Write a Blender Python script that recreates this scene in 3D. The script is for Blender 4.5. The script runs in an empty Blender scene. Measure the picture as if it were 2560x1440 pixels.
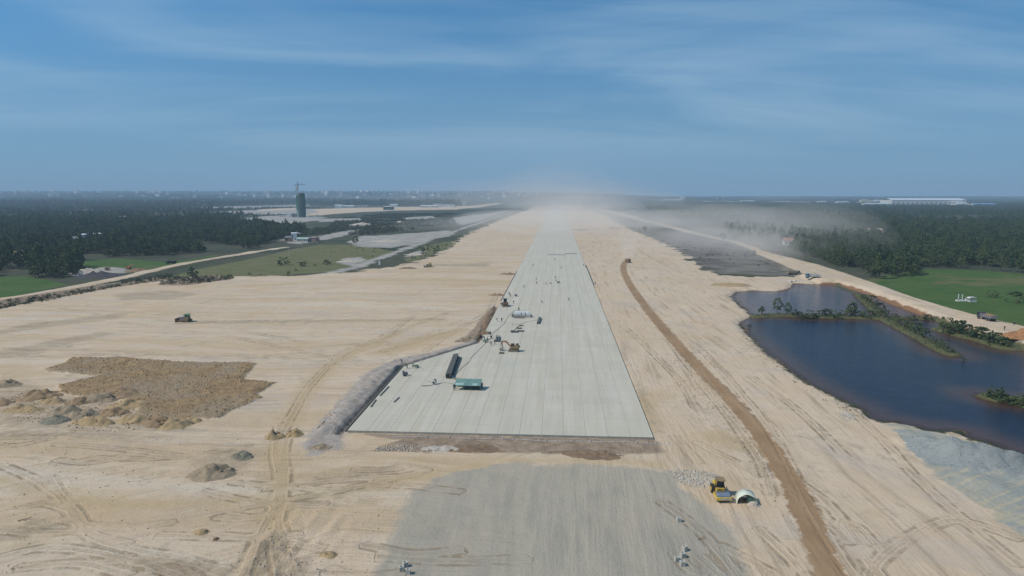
import bpy, math, random
import numpy as np
from mathutils import Vector, Matrix

random.seed(7)
SC = bpy.context.scene
COL = SC.collection
R = math.radians

# ------------------------------------------------------------------ camera, sky, sun, exposure
H, F, CX, CY = 47.0, 1707.0, 1280.0, 720.0          # drone height and the focal length in photo pixels
PITCH, YAW = R(7.77), R(3.79)
cam_d = bpy.data.cameras.new('camera')
cam_d.sensor_width = 36.0
cam_d.lens = 36.0 * F / 2560.0
cam_d.clip_start, cam_d.clip_end = 0.5, 40000.0
cam = bpy.data.objects.new('camera', cam_d)
COL.objects.link(cam)
cam.location = (0, 0, H)
cam.rotation_euler = (R(90) - PITCH, 0, YAW)
SC.camera = cam

SUN_AZ, SUN_EL = R(250), R(47)                      # compass azimuth from +Y towards +X
world = bpy.data.worlds.new('World')
SC.world = world
world.use_nodes = True
SUN_STRENGTH = 4.5
sun_d = bpy.data.lights.new('sun', 'SUN')
sun_d.energy = SUN_STRENGTH
sun_d.angle = R(0.6)
sun_d.color = (1.0, 0.935, 0.84)
sun = bpy.data.objects.new('sun', sun_d)
COL.objects.link(sun)
sdir = Vector((math.sin(SUN_AZ) * math.cos(SUN_EL), math.cos(SUN_AZ) * math.cos(SUN_EL), math.sin(SUN_EL)))
sun.rotation_euler = (-sdir).to_track_quat('-Z', 'Y').to_euler()
sun.location = sdir * 500
SC.view_settings.view_transform = 'Standard'
SC.view_settings.look = 'None'
SC.view_settings.gamma = 1.0
SC.view_settings.use_curve_mapping = False
SC.view_settings.exposure = -0.32
SC.cycles.use_denoising = True
SC.cycles.max_bounces = 6
SC.cycles.volume_bounces = 1
SC.cycles.transparent_max_bounces = 12


# ------------------------------------------------------------------ small node language
class NT:
    def __init__(self, tree):
        self.t = tree
        self.x = 0

    def n(self, typ, **kw):
        nd = self.t.nodes.new(typ)
        self.x += 40
        nd.location = (self.x, 0)
        for k, v in kw.items():
            setattr(nd, k, v)
        return nd

    def put(self, sock, v):
        if isinstance(v, bpy.types.NodeSocket):
            self.t.links.new(v, sock)
        elif v is not None:
            if isinstance(v, (tuple, list)) and len(v) == 3 and sock.type == 'RGBA':
                v = (*v, 1.0)
            sock.default_value = v

    def m(self, op, a, b=None, c=None, clamp=False):
        nd = self.n('ShaderNodeMath', operation=op, use_clamp=clamp)
        for i, v in enumerate((a, b, c)):
            if v is not None:
                self.put(nd.inputs[i], v)
        return nd.outputs[0]

    def vm(self, op, a, b=None):
        nd = self.n('ShaderNodeVectorMath', operation=op)
        self.put(nd.inputs[0], a)
        if b is not None:
            self.put(nd.inputs[1], b)
        return nd.outputs[0]

    def mix(self, f, a, b, blend='MIX'):
        nd = self.n('ShaderNodeMix', data_type='RGBA', blend_type=blend, clamp_factor=True)
        self.put(nd.inputs[0], f)
        self.put(nd.inputs[6], a)
        self.put(nd.inputs[7], b)
        return nd.outputs[2]

    def noise(self, vec, scale=1.0, detail=4.0, rough=0.55, dist=0.0, typ='FBM'):
        nd = self.n('ShaderNodeTexNoise', noise_type=typ)
        self.put(nd.inputs['Vector'], vec)
        nd.inputs['Scale'].default_value = scale
        nd.inputs['Detail'].default_value = detail
        nd.inputs['Roughness'].default_value = rough
        nd.inputs['Distortion'].default_value = dist
        return nd.outputs[0]

    def smooth(self, v, lo, hi, t0=0.0, t1=1.0):
        nd = self.n('ShaderNodeMapRange', interpolation_type='SMOOTHSTEP')
        self.put(nd.inputs[0], v)
        for i, q in enumerate((lo, hi, t0, t1)):
            self.put(nd.inputs[i + 1], q)
        return nd.outputs[0]

    def sep(self, v):
        nd = self.n('ShaderNodeSeparateXYZ')
        self.put(nd.inputs[0], v)
        return nd.outputs

    def comb(self, x, y, z):
        nd = self.n('ShaderNodeCombineXYZ')
        for i, v in enumerate((x, y, z)):
            self.put(nd.inputs[i], v)
        return nd.outputs[0]

    def attr(self, name):
        return self.sep(self.n('ShaderNodeAttribute', attribute_name=name).outputs['Vector'])


def new_mat(name):
    m = bpy.data.materials.new(name)
    m.use_nodes = True
    t = m.node_tree
    b = t.nodes['Principled BSDF']
    return m, NT(t), b


def lin(r, g, b):
    f = lambda c: (c / 255 / 12.92) if c <= 10.3 else ((c / 255 + 0.055) / 1.055) ** 2.4
    return (f(r), f(g), f(b))


# sky: a Nishita sky with thin high cirrus, mapped on a plane far above the ground
def build_world():
    t = world.node_tree
    N = NT(t)
    bg = t.nodes['Background']
    sky = N.n('ShaderNodeTexSky', sky_type='NISHITA')
    sky.sun_disc = False
    sky.sun_elevation = SUN_EL
    sky.sun_rotation = SUN_AZ
    sky.altitude = 0
    sky.air_density = 1.0
    sky.dust_density = 0.3
    sky.ozone_density = 3.0
    d = N.n('ShaderNodeTexCoord').outputs['Generated']
    x, y, z = N.sep(d)
    zz = N.m('ADD', N.m('MULTIPLY', N.m('MAXIMUM', z, 0.0), 0.8), 0.24)
    N.put(sky.inputs[0], N.vm('NORMALIZE', N.comb(x, y, zz)))
    col = N.mix(1.0, sky.outputs[0], (0.47, 0.95, 1.08), 'MULTIPLY')
    col = N.mix(N.smooth(z, 0.0, 0.26, 0.7, 0.0), col, (1.80, 2.95, 3.75))      # thick low air, the same all round
    # cirrus sheet
    zc = N.m('ADD', N.m('MAXIMUM', z, 0.0), 0.10)
    u, v = N.m('DIVIDE', x, zc), N.m('DIVIDE', y, zc)
    u2 = N.m('ADD', N.m('MULTIPLY', u, 0.55), N.m('MULTIPLY', v, 0.22))
    v2 = N.m('SUBTRACT', N.m('MULTIPLY', v, 1.15), N.m('MULTIPLY', u, 0.28))
    n1 = N.noise(N.comb(u2, v2, 3.7), 0.62, 5.0, 0.52, 0.5)
    n2 = N.noise(N.comb(N.m('MULTIPLY', u2, 0.6), N.m('MULTIPLY', v2, 2.0), 9.1), 1.2, 4.0, 0.55, 0.9)
    c = N.m('ADD', N.m('MULTIPLY', n1, 0.85), N.m('MULTIPLY', n2, 0.15))
    cl = N.smooth(c, 0.40, 0.68)
    fade = N.smooth(z, 0.015, 0.14)
    cl = N.m('MULTIPLY', N.m('MULTIPLY', cl, fade), 0.50)
    bright = N.n('ShaderNodeRGB')
    bright.outputs[0].default_value = (3.4, 4.75, 5.9, 1)
    out = N.mix(cl, col, bright.outputs[0])
    N.put(bg.inputs[0], out)
    bg.inputs[1].default_value = 0.15


build_world()

# ------------------------------------------------------------------ from photo directions to places on the ground
_r = np.array([math.cos(YAW), math.sin(YAW), 0.0])
_fh = np.array([-math.sin(YAW), math.cos(YAW), 0.0])
_f = _fh * math.cos(PITCH) + np.array([0, 0, -math.sin(PITCH)])
_u = _fh * math.sin(PITCH) + np.array([0, 0, math.cos(PITCH)])


def P(px, py, z=0.0):
    d = _f + _r * (px - CX) / F - _u * (py - CY) / F
    t = (z - H) / min(d[2], -1e-4)
    return (float(d[0] * t), float(d[1] * t))


def PL(pts, z=0.0):
    return [P(a, b, z) for a, b in pts]


def mpp(py):                       # metres per photo pixel, across, at ground row py
    return H / (F * (math.sin(PITCH) + (py - CY) / F * math.cos(PITCH)))


# ------------------------------------------------------------------ numpy noise and distance helpers
def _hash(ix, iy, s):
    h = (ix.astype(np.int64) * 374761393 + iy.astype(np.int64) * 668265263 + s * 1442695041) & 0xFFFFFFFF
    h = ((h ^ (h >> 13)) * 1274126177) & 0xFFFFFFFF
    return ((h ^ (h >> 16)) & 0xFFFF) / 65535.0


def vn(x, y, s=0):
    ix, iy = np.floor(x), np.floor(y)
    fx, fy = x - ix, y - iy
    fx, fy = fx * fx * (3 - 2 * fx), fy * fy * (3 - 2 * fy)
    a, b = _hash(ix, iy, s), _hash(ix + 1, iy, s)
    c, d = _hash(ix, iy + 1, s), _hash(ix + 1, iy + 1, s)
    return (a * (1 - fx) + b * fx) * (1 - fy) + (c * (1 - fx) + d * fx) * fy


def fbm(x, y, s=0, o=4):
    v, a, t = 0.0, 1.0, 0.0
    for k in range(o):
        v = v + a * vn(x * 2 ** k + 17.3 * k, y * 2 ** k - 9.1 * k, s + k)
        t += a
        a *= 0.5
    return v / t


def sst(v, lo, hi):
    t = np.clip((v - lo) / (hi - lo), 0, 1)
    return t * t * (3 - 2 * t)


def _segd(x, y, pts, closed):
    d2 = np.full(x.shape, 1e18)
    n = len(pts)
    for i in range(n if closed else n - 1):
        ax, ay = pts[i]
        bx, by = pts[(i + 1) % n]
        dx, dy = bx - ax, by - ay
        L = dx * dx + dy * dy + 1e-12
        t = np.clip(((x - ax) * dx + (y - ay) * dy) / L, 0, 1)
        d2 = np.minimum(d2, (x - ax - t * dx) ** 2 + (y - ay - t * dy) ** 2)
    return np.sqrt(d2)


def sd_poly(x, y, pts, margin=60.0):
    """signed distance, positive inside"""
    px = [p[0] for p in pts]
    py = [p[1] for p in pts]
    out = np.full(x.shape, -margin)
    k = (x > min(px) - margin) & (x < max(px) + margin) & (y > min(py) - margin) & (y < max(py) + margin)
    if not k.any():
        return out
    xx, yy = x[k], y[k]
    d = _segd(xx, yy, pts, True)
    ins = np.zeros(xx.shape, bool)
    n = len(pts)
    for i in range(n):
        ax, ay = pts[i]
        bx, by = pts[(i + 1) % n]
        if ay == by:
            continue
        c = ((ay > yy) != (by > yy)) & (xx < (bx - ax) * (yy - ay) / (by - ay) + ax)
        ins ^= c
    out[k] = np.maximum(np.where(ins, d, -d), -margin)
    return out


def sd_line(x, y, pts, half, margin=40.0):
    px = [p[0] for p in pts]
    py = [p[1] for p in pts]
    out = np.full(x.shape, -margin)
    m = margin + half
    k = (x > min(px) - m) & (x < max(px) + m) & (y > min(py) - m) & (y < max(py) + m)
    if k.any():
        out[k] = np.maximum(half - _segd(x[k], y[k], pts, False), -margin)
    return out


def open_dist(x, y, pts, margin=9.0):
    """distance from a driven line, without round ends"""
    px = [p[0] for p in pts]
    py = [p[1] for p in pts]
    out = np.full(x.shape, margin)
    k = (x > min(px) - margin) & (x < max(px) + margin) & (y > min(py) - margin) & (y < max(py) + margin)
    if not k.any():
        return out
    xx, yy = x[k], y[k]
    d = np.full(xx.shape, margin)
    n = len(pts) - 1
    for i in range(n):
        (ax, ay), (bx, by) = pts[i], pts[i + 1]
        dx, dy = bx - ax, by - ay
        t = ((xx - ax) * dx + (yy - ay) * dy) / (dx * dx + dy * dy + 1e-12)
        q = np.clip(t, 0, 1)
        e = np.hypot(xx - ax - q * dx, yy - ay - q * dy)
        if i == 0:
            e = np.where(t < 0, margin, e)
        if i == n - 1:
            e = np.where(t > 1, margin, e)
        d = np.minimum(d, e)
    out[k] = d
    return out


def spline(pts, n=6):
    """Catmull-Rom through the given points"""
    p = [np.array(q, float) for q in pts]
    p = [2 * p[0] - p[1]] + p + [2 * p[-1] - p[-2]]
    out = []
    for i in range(1, len(p) - 2):
        for k in range(n):
            t = k / n
            a, b, c, d = p[i - 1], p[i], p[i + 1], p[i + 2]
            q = 0.5 * ((2 * b) + (c - a) * t + (2 * a - 5 * b + 4 * c - d) * t * t + (3 * b - a - 3 * c + d) * t ** 3)
            out.append(tuple(q))
    out.append(tuple(p[-2]))
    return out


# ------------------------------------------------------------------ objects
def tag(o, label=None, cat=None, group=None, kind=None):
    if label:
        o['label'] = label
    if cat:
        o['category'] = cat
        kind = kind or 'thing'
    if group:
        o['group'] = group
    if kind:
        o['kind'] = kind
    return o


def thing(name, label, cat, loc=(0, 0, 0), rz=0.0, group=None):
    o = bpy.data.objects.new(name, None)
    o.empty_display_size = 0.2
    COL.objects.link(o)
    o.location = loc
    o.rotation_euler = (0, 0, rz)
    return tag(o, label, cat, group)


class MB:
    """collects simple solids and builds them as one mesh object"""

    def __init__(self):
        self.v, self.f = [], []

    def add(self, vs, fs):
        k = len(self.v)
        self.v += [tuple(q) for q in vs]
        self.f += [tuple(i + k for i in q) for q in fs]
        return self

    def box(self, c, s, rz=0.0, top=(1.0, 1.0), ry=0.0, rx=0.0):
        hx, hy, hz = s[0] / 2, s[1] / 2, s[2] / 2
        vs = []
        M = Matrix.Rotation(rz, 3, 'Z') @ Matrix.Rotation(ry, 3, 'Y') @ Matrix.Rotation(rx, 3, 'X')
        for z in (-1, 1):
            kx, ky = top if z > 0 else (1, 1)
            for x, y in ((-1, -1), (1, -1), (1, 1), (-1, 1)):
                vs.append(M @ Vector((x * hx * kx, y * hy * ky, z * hz)) + Vector(c))
        return self.add(vs, [(3, 2, 1, 0), (4, 5, 6, 7), (0, 1, 5, 4), (1, 2, 6, 5), (2, 3, 7, 6), (3, 0, 4, 7)])

    def cyl(self, a, b, r, n=12, r2=None):
        a, b = Vector(a), Vector(b)
        r2 = r if r2 is None else r2
        q = (b - a).to_track_quat('Z', 'Y')
        vs = []
        for k in range(n):
            t = 2 * math.pi * k / n
            e = q @ Vector((math.cos(t), math.sin(t), 0))
            vs += [a + e * r, b + e * r2]
        fs = [(2 * k, 2 * ((k + 1) % n), 2 * ((k + 1) % n) + 1, 2 * k + 1) for k in range(n)]
        fs += [tuple(2 * k for k in reversed(range(n))), tuple(2 * k + 1 for k in range(n))]
        return self.add(vs, fs)

    def ring(self, a, b, ro, ri, n=16):
        a, b = Vector(a), Vector(b)
        q = (b - a).to_track_quat('Z', 'Y')
        vs = []
        for k in range(n):
            t = 2 * math.pi * k / n
            e = q @ Vector((math.cos(t), math.sin(t), 0))
            vs += [a + e * ro, b + e * ro, b + e * ri, a + e * ri]
        fs = []
        for k in range(n):
            i, j = 4 * k, 4 * ((k + 1) % n)
            for s in range(4):
                s2 = (s + 1) % 4
                fs.append((i + s, j + s, j + s2, i + s2))
        return self.add(vs, fs)

    def prism(self, prof, y0, y1, at=(0, 0, 0)):
        """profile in XZ, extruded along Y"""
        n = len(prof)
        vs = [(x + at[0], y0 + at[1], z + at[2]) for x, z in prof] + [(x + at[0], y1 + at[1], z + at[2]) for x, z in prof]
        fs = [tuple(range(n)), tuple(range(2 * n - 1, n - 1, -1))]
        fs += [((i + 1) % n, i, n + i, n + (i + 1) % n) for i in range(n)]
        return self.add(vs, fs)

    def tube(self, pts, r, n=5):
        for a, b in zip(pts[:-1], pts[1:]):
            self.cyl(a, b, r, n)
        return self

    def build(self, name, mat, parent=None, smooth=False, bevel=0.0):
        me = bpy.data.meshes.new(name)
        me.from_pydata(self.v, [], self.f)
        me.materials.append(mat)
        if smooth:
            me.polygons.foreach_set('use_smooth', [True] * len(me.polygons))
        me.update()
        o = bpy.data.objects.new(name, me)
        COL.objects.link(o)
        if parent:
            o.parent = parent
        if bevel:
            md = o.modifiers.new('bevel', 'BEVEL')
            md.width = bevel
            md.segments = 2
            md.limit_method = 'ANGLE'
        return o


def copy_tree(o, parent=None):
    c = o.copy()
    COL.objects.link(c)
    c.parent = parent
    for ch in list(o.children):
        copy_tree(ch, c)
    return c

# ------------------------------------------------------------------ materials
def simple_mat(name, col, rough=0.7, metal=0.0, vary=0.18, scale=1.5, bump=0.0, bscale=6.0, rand=0.0):
    m, N, b = new_mat(name)
    co = N.n('ShaderNodeTexCoord').outputs['Object']
    n1 = N.noise(co, scale, 5.0, 0.6)
    k = N.smooth(n1, 0.25, 0.75, 1 - vary, 1 + vary)
    if rand:
        rd = N.n('ShaderNodeObjectInfo').outputs['Random']
        k = N.m('MULTIPLY', k, N.m('ADD', N.m('MULTIPLY', rd, 2 * rand), 1 - rand))
    c = N.vm('MULTIPLY', col, N.comb(k, k, k))
    N.put(b.inputs['Base Color'], c)
    b.inputs['Roughness'].default_value = rough
    b.inputs['Metallic'].default_value = metal
    if bump:
        bm = N.n('ShaderNodeBump')
        bm.inputs['Strength'].default_value = 0.8
        bm.inputs['Distance'].default_value = bump
        N.put(bm.inputs['Height'], N.noise(co, bscale, 5.0, 0.65))
        N.put(b.inputs['Normal'], bm.outputs[0])
    return m


M = {}
M['yellow'] = simple_mat('yellow_paint', (0.56, 0.38, 0.06), 0.6, vary=0.4, scale=2.5)
M['ochre_paint'] = simple_mat('dusty_ochre_paint', (0.235, 0.165, 0.085), 0.65, vary=0.3)
M['orange_paint'] = simple_mat('dusty_orange_paint', (0.36, 0.15, 0.06), 0.65, vary=0.3)
M['brown_paint'] = simple_mat('dusty_brown_paint', (0.22, 0.13, 0.075), 0.7, vary=0.3)
M['green_paint'] = simple_mat('green_paint', (0.10, 0.22, 0.10), 0.6, vary=0.3)
M['teal_sheet'] = simple_mat('teal_sheet', (0.15, 0.255, 0.225), 0.45, vary=0.22, scale=0.8)
M['teal_pale'] = simple_mat('pale_teal_sheet', (0.30, 0.42, 0.37), 0.5, vary=0.15)
M['blue_cab'] = simple_mat('pale_blue_paint', (0.16, 0.26, 0.32), 0.5, vary=0.2)
M['black'] = simple_mat('dark_rubber', (0.02, 0.02, 0.02), 0.8)
M['glass'] = simple_mat('dark_glass', (0.015, 0.018, 0.02), 0.12)
M['steel'] = simple_mat('dull_steel', (0.24, 0.24, 0.24), 0.55, 0.5, 0.25)
M['form_steel'] = simple_mat('dark_form_steel', (0.135, 0.14, 0.125), 0.75, 0.0, 0.4, 3.0)
M['drum_steel'] = simple_mat('polished_drum', (0.36, 0.38, 0.42), 0.35, 0.7, 0.15)
M['track_steel'] = simple_mat('muddy_track', (0.17, 0.13, 0.09), 0.9, vary=0.3, scale=4)
M['white'] = simple_mat('white_paint', (0.72, 0.72, 0.70), 0.6, vary=0.12)
M['dirty_white'] = simple_mat('weathered_white', (0.52, 0.51, 0.48), 0.8, vary=0.25, scale=0.5)
M['cream'] = simple_mat('cream_render', (0.55, 0.50, 0.38), 0.85, vary=0.2, scale=0.4)
M['pink_wall'] = simple_mat('pink_render', (0.34, 0.22, 0.19), 0.9, vary=0.25, scale=0.6)
M['tile_red'] = simple_mat('red_tile', (0.30, 0.12, 0.08), 0.85, vary=0.3, scale=1.0)
M['tile_tan'] = simple_mat('tan_tile', (0.38, 0.25, 0.15), 0.85, vary=0.3, scale=1.0)
M['roof_grey'] = simple_mat('grey_roof', (0.16, 0.15, 0.17), 0.7, vary=0.25, scale=0.6)
M['roof_white'] = simple_mat('white_metal_roof', (0.66, 0.70, 0.72), 0.45, vary=0.1, scale=0.3)
M['roof_blue'] = simple_mat('blue_metal_roof', (0.16, 0.30, 0.52), 0.45, vary=0.12, scale=0.3)
M['town'] = simple_mat('far_town_wall', (0.62, 0.60, 0.56), 0.9, vary=0.1, scale=0.1, rand=0.35)
M['concrete_dark'] = simple_mat('raw_concrete', (0.42, 0.40, 0.35), 0.9, vary=0.15, scale=2.0, bump=0.01, bscale=12)
M['net_green'] = simple_mat('green_safety_net', (0.025, 0.075, 0.06), 0.8, vary=0.3, scale=0.25)
M['net_teal'] = simple_mat('bright_green_net', (0.05, 0.20, 0.15), 0.8, vary=0.2, scale=0.25)
M['crane'] = simple_mat('crane_steel', (0.16, 0.10, 0.08), 0.7)
M['tarp_pale'] = simple_mat('pale_tarp', (0.58, 0.60, 0.48), 0.6, vary=0.12, scale=1.5, bump=0.03, bscale=3)
M['tarp_tan'] = simple_mat('tan_canvas', (0.36, 0.27, 0.17), 0.8, vary=0.2)
M['tarp_green'] = simple_mat('green_tarp', (0.05, 0.12, 0.09), 0.6, vary=0.2)
M['wood'] = simple_mat('weathered_wood', (0.30, 0.22, 0.14), 0.9, vary=0.3, scale=4)
M['hose'] = simple_mat('tan_hose', (0.40, 0.28, 0.16), 0.7)
M['cable'] = simple_mat('grey_cable', (0.16, 0.16, 0.15), 0.7)
M['skin'] = simple_mat('skin', (0.36, 0.20, 0.13), 0.6)
M['cloth_dark'] = simple_mat('dark_work_clothes', (0.045, 0.05, 0.06), 0.9, vary=0.2)
M['cloth_blue'] = simple_mat('blue_work_clothes', (0.05, 0.07, 0.13), 0.9, vary=0.2)
M['cloth_red'] = simple_mat('dark_red_shirt', (0.16, 0.04, 0.05), 0.9, vary=0.2)
M['helmet'] = simple_mat('pale_helmet', (0.55, 0.50, 0.32), 0.4)
M['bark'] = simple_mat('bark', (0.13, 0.10, 0.08), 0.95, vary=0.3, scale=3)
M['stone'] = simple_mat('pale_stone', (0.42, 0.38, 0.32), 0.95, vary=0.3, scale=2)
M['stone_grey'] = simple_mat('grey_stone', (0.24, 0.245, 0.225), 0.95, vary=0.3, scale=2)
M['plastic'] = simple_mat('dark_sheet', (0.23, 0.235, 0.21), 0.7, vary=0.3)


def soil_mat(name, c1, c2, bump=0.12, bscale=2.2, c3=None):
    m, N, b = new_mat(name)
    g = N.n('ShaderNodeNewGeometry').outputs['Position']
    n1 = N.noise(g, 0.9, 6.0, 0.65, 0.4)
    n2 = N.noise(g, 4.5, 5.0, 0.7)
    c = N.mix(N.smooth(n1, 0.35, 0.65), c1, c2)
    if c3:
        c = N.mix(N.smooth(N.noise(g, 0.35, 4.0), 0.52, 0.62), c, c3)
    c = N.mix(N.smooth(n2, 0.55, 0.75, 0.0, 0.5), c, tuple(q * 0.55 for q in c1))
    N.put(b.inputs['Base Color'], c)
    b.inputs['Roughness'].default_value = 0.97
    bm = N.n('ShaderNodeBump')
    bm.inputs['Strength'].default_value = 1.0
    bm.inputs['Distance'].default_value = bump
    N.put(bm.inputs['Height'], N.noise(g, bscale, 6.0, 0.7))
    N.put(b.inputs['Normal'], bm.outputs[0])
    return m


M['soil_brown'] = soil_mat('brown_soil', (0.30, 0.20, 0.11), (0.20, 0.135, 0.08))
M['soil_ochre'] = soil_mat('ochre_soil', (0.38, 0.27, 0.14), (0.29, 0.205, 0.11))
M['soil_grey'] = soil_mat('grey_soil', (0.32, 0.245, 0.160), (0.21, 0.16, 0.105))
M['soil_rock'] = soil_mat('dark_grey_rock_soil', (0.235, 0.215, 0.155), (0.13, 0.12, 0.085), 0.2, 3.0)
M['soil_black'] = soil_mat('black_soil', (0.06, 0.055, 0.06), (0.035, 0.033, 0.04))
M['soil_pale'] = soil_mat('pale_sand_heap', (0.46, 0.40, 0.33), (0.36, 0.31, 0.26))
M['soil_red'] = soil_mat('red_soil', (0.34, 0.17, 0.07), (0.25, 0.12, 0.055))
M['soil_dark'] = soil_mat('dark_brown_soil', (0.235, 0.155, 0.09), (0.16, 0.105, 0.065))


def foliage_mat(name, c1, c2):
    m, N, b = new_mat(name)
    g = N.n('ShaderNodeNewGeometry').outputs['Position']
    rd = N.n('ShaderNodeObjectInfo').outputs['Random']
    n = N.noise(g, 0.45, 3.0, 0.6)
    n = N.m('ADD', N.m('MULTIPLY', n, 0.5), N.m('MULTIPLY', N.noise(g, 0.02, 2.0), 0.5))
    f = N.m('ADD', N.m('MULTIPLY', rd, 0.65), N.m('MULTIPLY', n, 0.55))
    c = N.mix(N.smooth(f, 0.25, 0.85), c1, c2)
    N.put(b.inputs['Base Color'], c)
    b.inputs['Roughness'].default_value = 0.75
    b.inputs['Specular IOR Level'].default_value = 0.2
    return m


M['leaf_dark'] = foliage_mat('dark_leaves', (0.026, 0.052, 0.022), (0.078, 0.108, 0.038))
M['leaf_mid'] = foliage_mat('green_leaves', (0.036, 0.062, 0.026), (0.080, 0.105, 0.042))
M['leaf_dry'] = foliage_mat('dry_scrub_leaves', (0.045, 0.052, 0.032), (0.085, 0.080, 0.045))
M['reed'] = foliage_mat('reed_leaves', (0.050, 0.070, 0.028), (0.10, 0.11, 0.05))

# ------------------------------------------------------------------ zones of the ground (outlines walked on the ground plane)
ZP = {}
ZP['sand'] = PL([(-1800, 2400), (-1800, 1010), (-900, 885), (-500, 832), (-200, 798), (0, 772), (120, 748), (230, 727), (300, 716), (400, 703), (430, 700), (480, 708), (560, 700),
                 (600, 690), (700, 690), (830, 684), (900, 676), (1000, 664), (1040, 655), (1090, 637), (1125, 620), (1143, 603), (1160, 590),
                 (1200, 572), (1250, 550), (1290, 536), (1320, 525), (1340, 517), (1380, 513), (1430, 513), (1465, 517), (1480, 524), (1520, 543), (1550, 560),
                 (1590, 580), (1640, 600), (1685, 622), (1715, 640), (1745, 664), (1770, 678), (1800, 687), (1870, 690), (1990, 691),
                 (2060, 691), (2075, 706), (2040, 713), (1985, 712), (1975, 724), (1930, 731), (1870, 728), (1840, 735), (1834, 750), (1860, 772), (1880, 788),
                 (1846, 806), (1868, 836), (1912, 880), (1960, 918), (2010, 957), (2060, 980), (2100, 1002), (2145, 1022),
                 (2190, 1054), (2240, 1058), (2300, 1072), (2340, 1080), (2400, 1083), (2425, 1098), (2480, 1112), (2530, 1132), (2570, 1145),
                 (2720, 1195), (3400, 1430), (4300, 1800), (4300, 2400)])
ZP['embr'] = PL([(1890, 622), (1960, 640), (2050, 662), (2130, 688), (2200, 712), (2280, 742), (2380, 772), (2440, 787), (2500, 802), (2560, 815), (2900, 894), (3800, 1105),
                 (3800, 1215), (2900, 955), (2560, 856), (2480, 836), (2380, 808), (2280, 776), (2200, 746), (2130, 722), (2080, 706), (2020, 690), (1950, 658), (1890, 634)], 1.4)
EMBL = spline(PL([(-900, 875), (-500, 822), (-260, 790), (-100, 768), (0, 748), (150, 724), (260, 703), (330, 688), (430, 664), (540, 645), (640, 628), (715, 618)], 1.2), 4)
ZP['pond'] = PL([(1824, 742), (1836, 730), (1880, 726), (1940, 728), (1972, 722), (1980, 708), (2030, 710), (2090, 710), (2180, 736), (2260, 768), (2340, 798), (2420, 829),
                 (2500, 853), (2560, 872), (2900, 975), (3750, 1230), (3750, 1545), (3400, 1427), (2720, 1192), (2570, 1142), (2530, 1130), (2480, 1110), (2425, 1096), (2400, 1080), (2340, 1077),
                 (2240, 1056), (2190, 1052), (2145, 1020), (2100, 1000), (2060, 978), (2010, 955), (1960, 916), (1912, 878), (1868, 834), (1846, 806), (1880, 788), (1860, 772), (1834, 750)], -0.8)
BUNDS = [(spline(PL([(1886, 790), (1960, 788), (2040, 792), (2130, 792), (2215, 796)], -0.4), 4), 2.6),
         (spline(PL([(2150, 738), (2180, 765), (2215, 797), (2260, 822), (2300, 842), (2345, 868), (2380, 884)], -0.4), 4), 2.4),
         (spline(PL([(2215, 796), (2270, 795), (2335, 797)], -0.4), 4), 1.6),
         (spline(PL([(2365, 824), (2420, 838), (2470, 850), (2520, 866)], -0.4), 4), 4.6),
         (spline(PL([(2478, 990), (2530, 1000), (2620, 1012)], -0.4), 4), 3.2),
         (spline(PL([(2090, 710), (2130, 728), (2175, 750)], -0.4), 4), 0.9),
         (spline(PL([(2330, 796), (2380, 812), (2415, 822)], -0.4), 4), 1.2)]
ZP['green'] = [PL(q) for q in (
    [(2130, 712), (2200, 690), (2300, 672), (2450, 676), (2560, 684), (2900, 700), (3900, 740), (3900, 1125), (2900, 898), (2560, 822), (2440, 792), (2330, 762), (2240, 735)],
    [(205, 668), (208, 652), (300, 646), (420, 655), (500, 645), (545, 634), (545, 640), (440, 668), (330, 676)],
    [(-900, 868), (-900, 700), (-200, 690), (0, 692), (60, 690), (120, 700), (170, 712), (60, 735), (0, 748)])]
ZP['olive'] = [PL(q) for q in (
    [(430, 690), (500, 672), (640, 645), (720, 625), (800, 612), (880, 612), (985, 628), (960, 645), (900, 663), (830, 680), (700, 688), (560, 694)],
    [(1010, 650), (1060, 615), (1140, 600), (1140, 605), (1110, 628), (1060, 645), (1020, 655)],
    [(160, 755), (230, 730), (300, 716), (260, 735), (200, 750)],
    [(1650, 520), (2000, 516), (2100, 520), (2200, 530), (2000, 545), (1760, 540), (1640, 530)],
    [(1800, 640), (1940, 635), (2000, 680), (1900, 688), (1800, 684)])]
ZP['grey'] = [PL(q) for q in (
    [(440, 522), (560, 517), (760, 512), (780, 515), (640, 520), (480, 524)],
    [(500, 530), (620, 525), (760, 522), (900, 521), (1000, 527), (860, 533), (640, 536)],
    [(580, 549), (660, 541), (760, 537), (820, 545), (760, 552), (640, 556)],
    [(620, 560), (700, 553), (800, 548), (810, 551), (720, 560)],
    [(700, 600), (790, 592), (860, 578), (900, 574), (880, 583), (820, 598), (740, 612)],
    [(870, 605), (900, 590), (1000, 586), (1080, 580), (1120, 575), (1140, 585), (1060, 605), (980, 620), (900, 618)],
    [(845, 660), (860, 646), (905, 642), (910, 652), (880, 664)],
    [(1010, 643), (1040, 628), (1065, 628), (1040, 640)],
    [(1130, 545), (1200, 535), (1280, 525), (1200, 552), (1150, 562)],
    [(1000, 545), (1080, 540), (1090, 545), (1020, 551)],
    [(190, 690), (210, 676), (260, 668), (330, 670), (330, 680), (260, 690)],
    [(800, 548), (900, 546), (905, 553), (800, 556)], [(870, 562), (920, 559), (925, 566), (875, 568)])]
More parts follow.
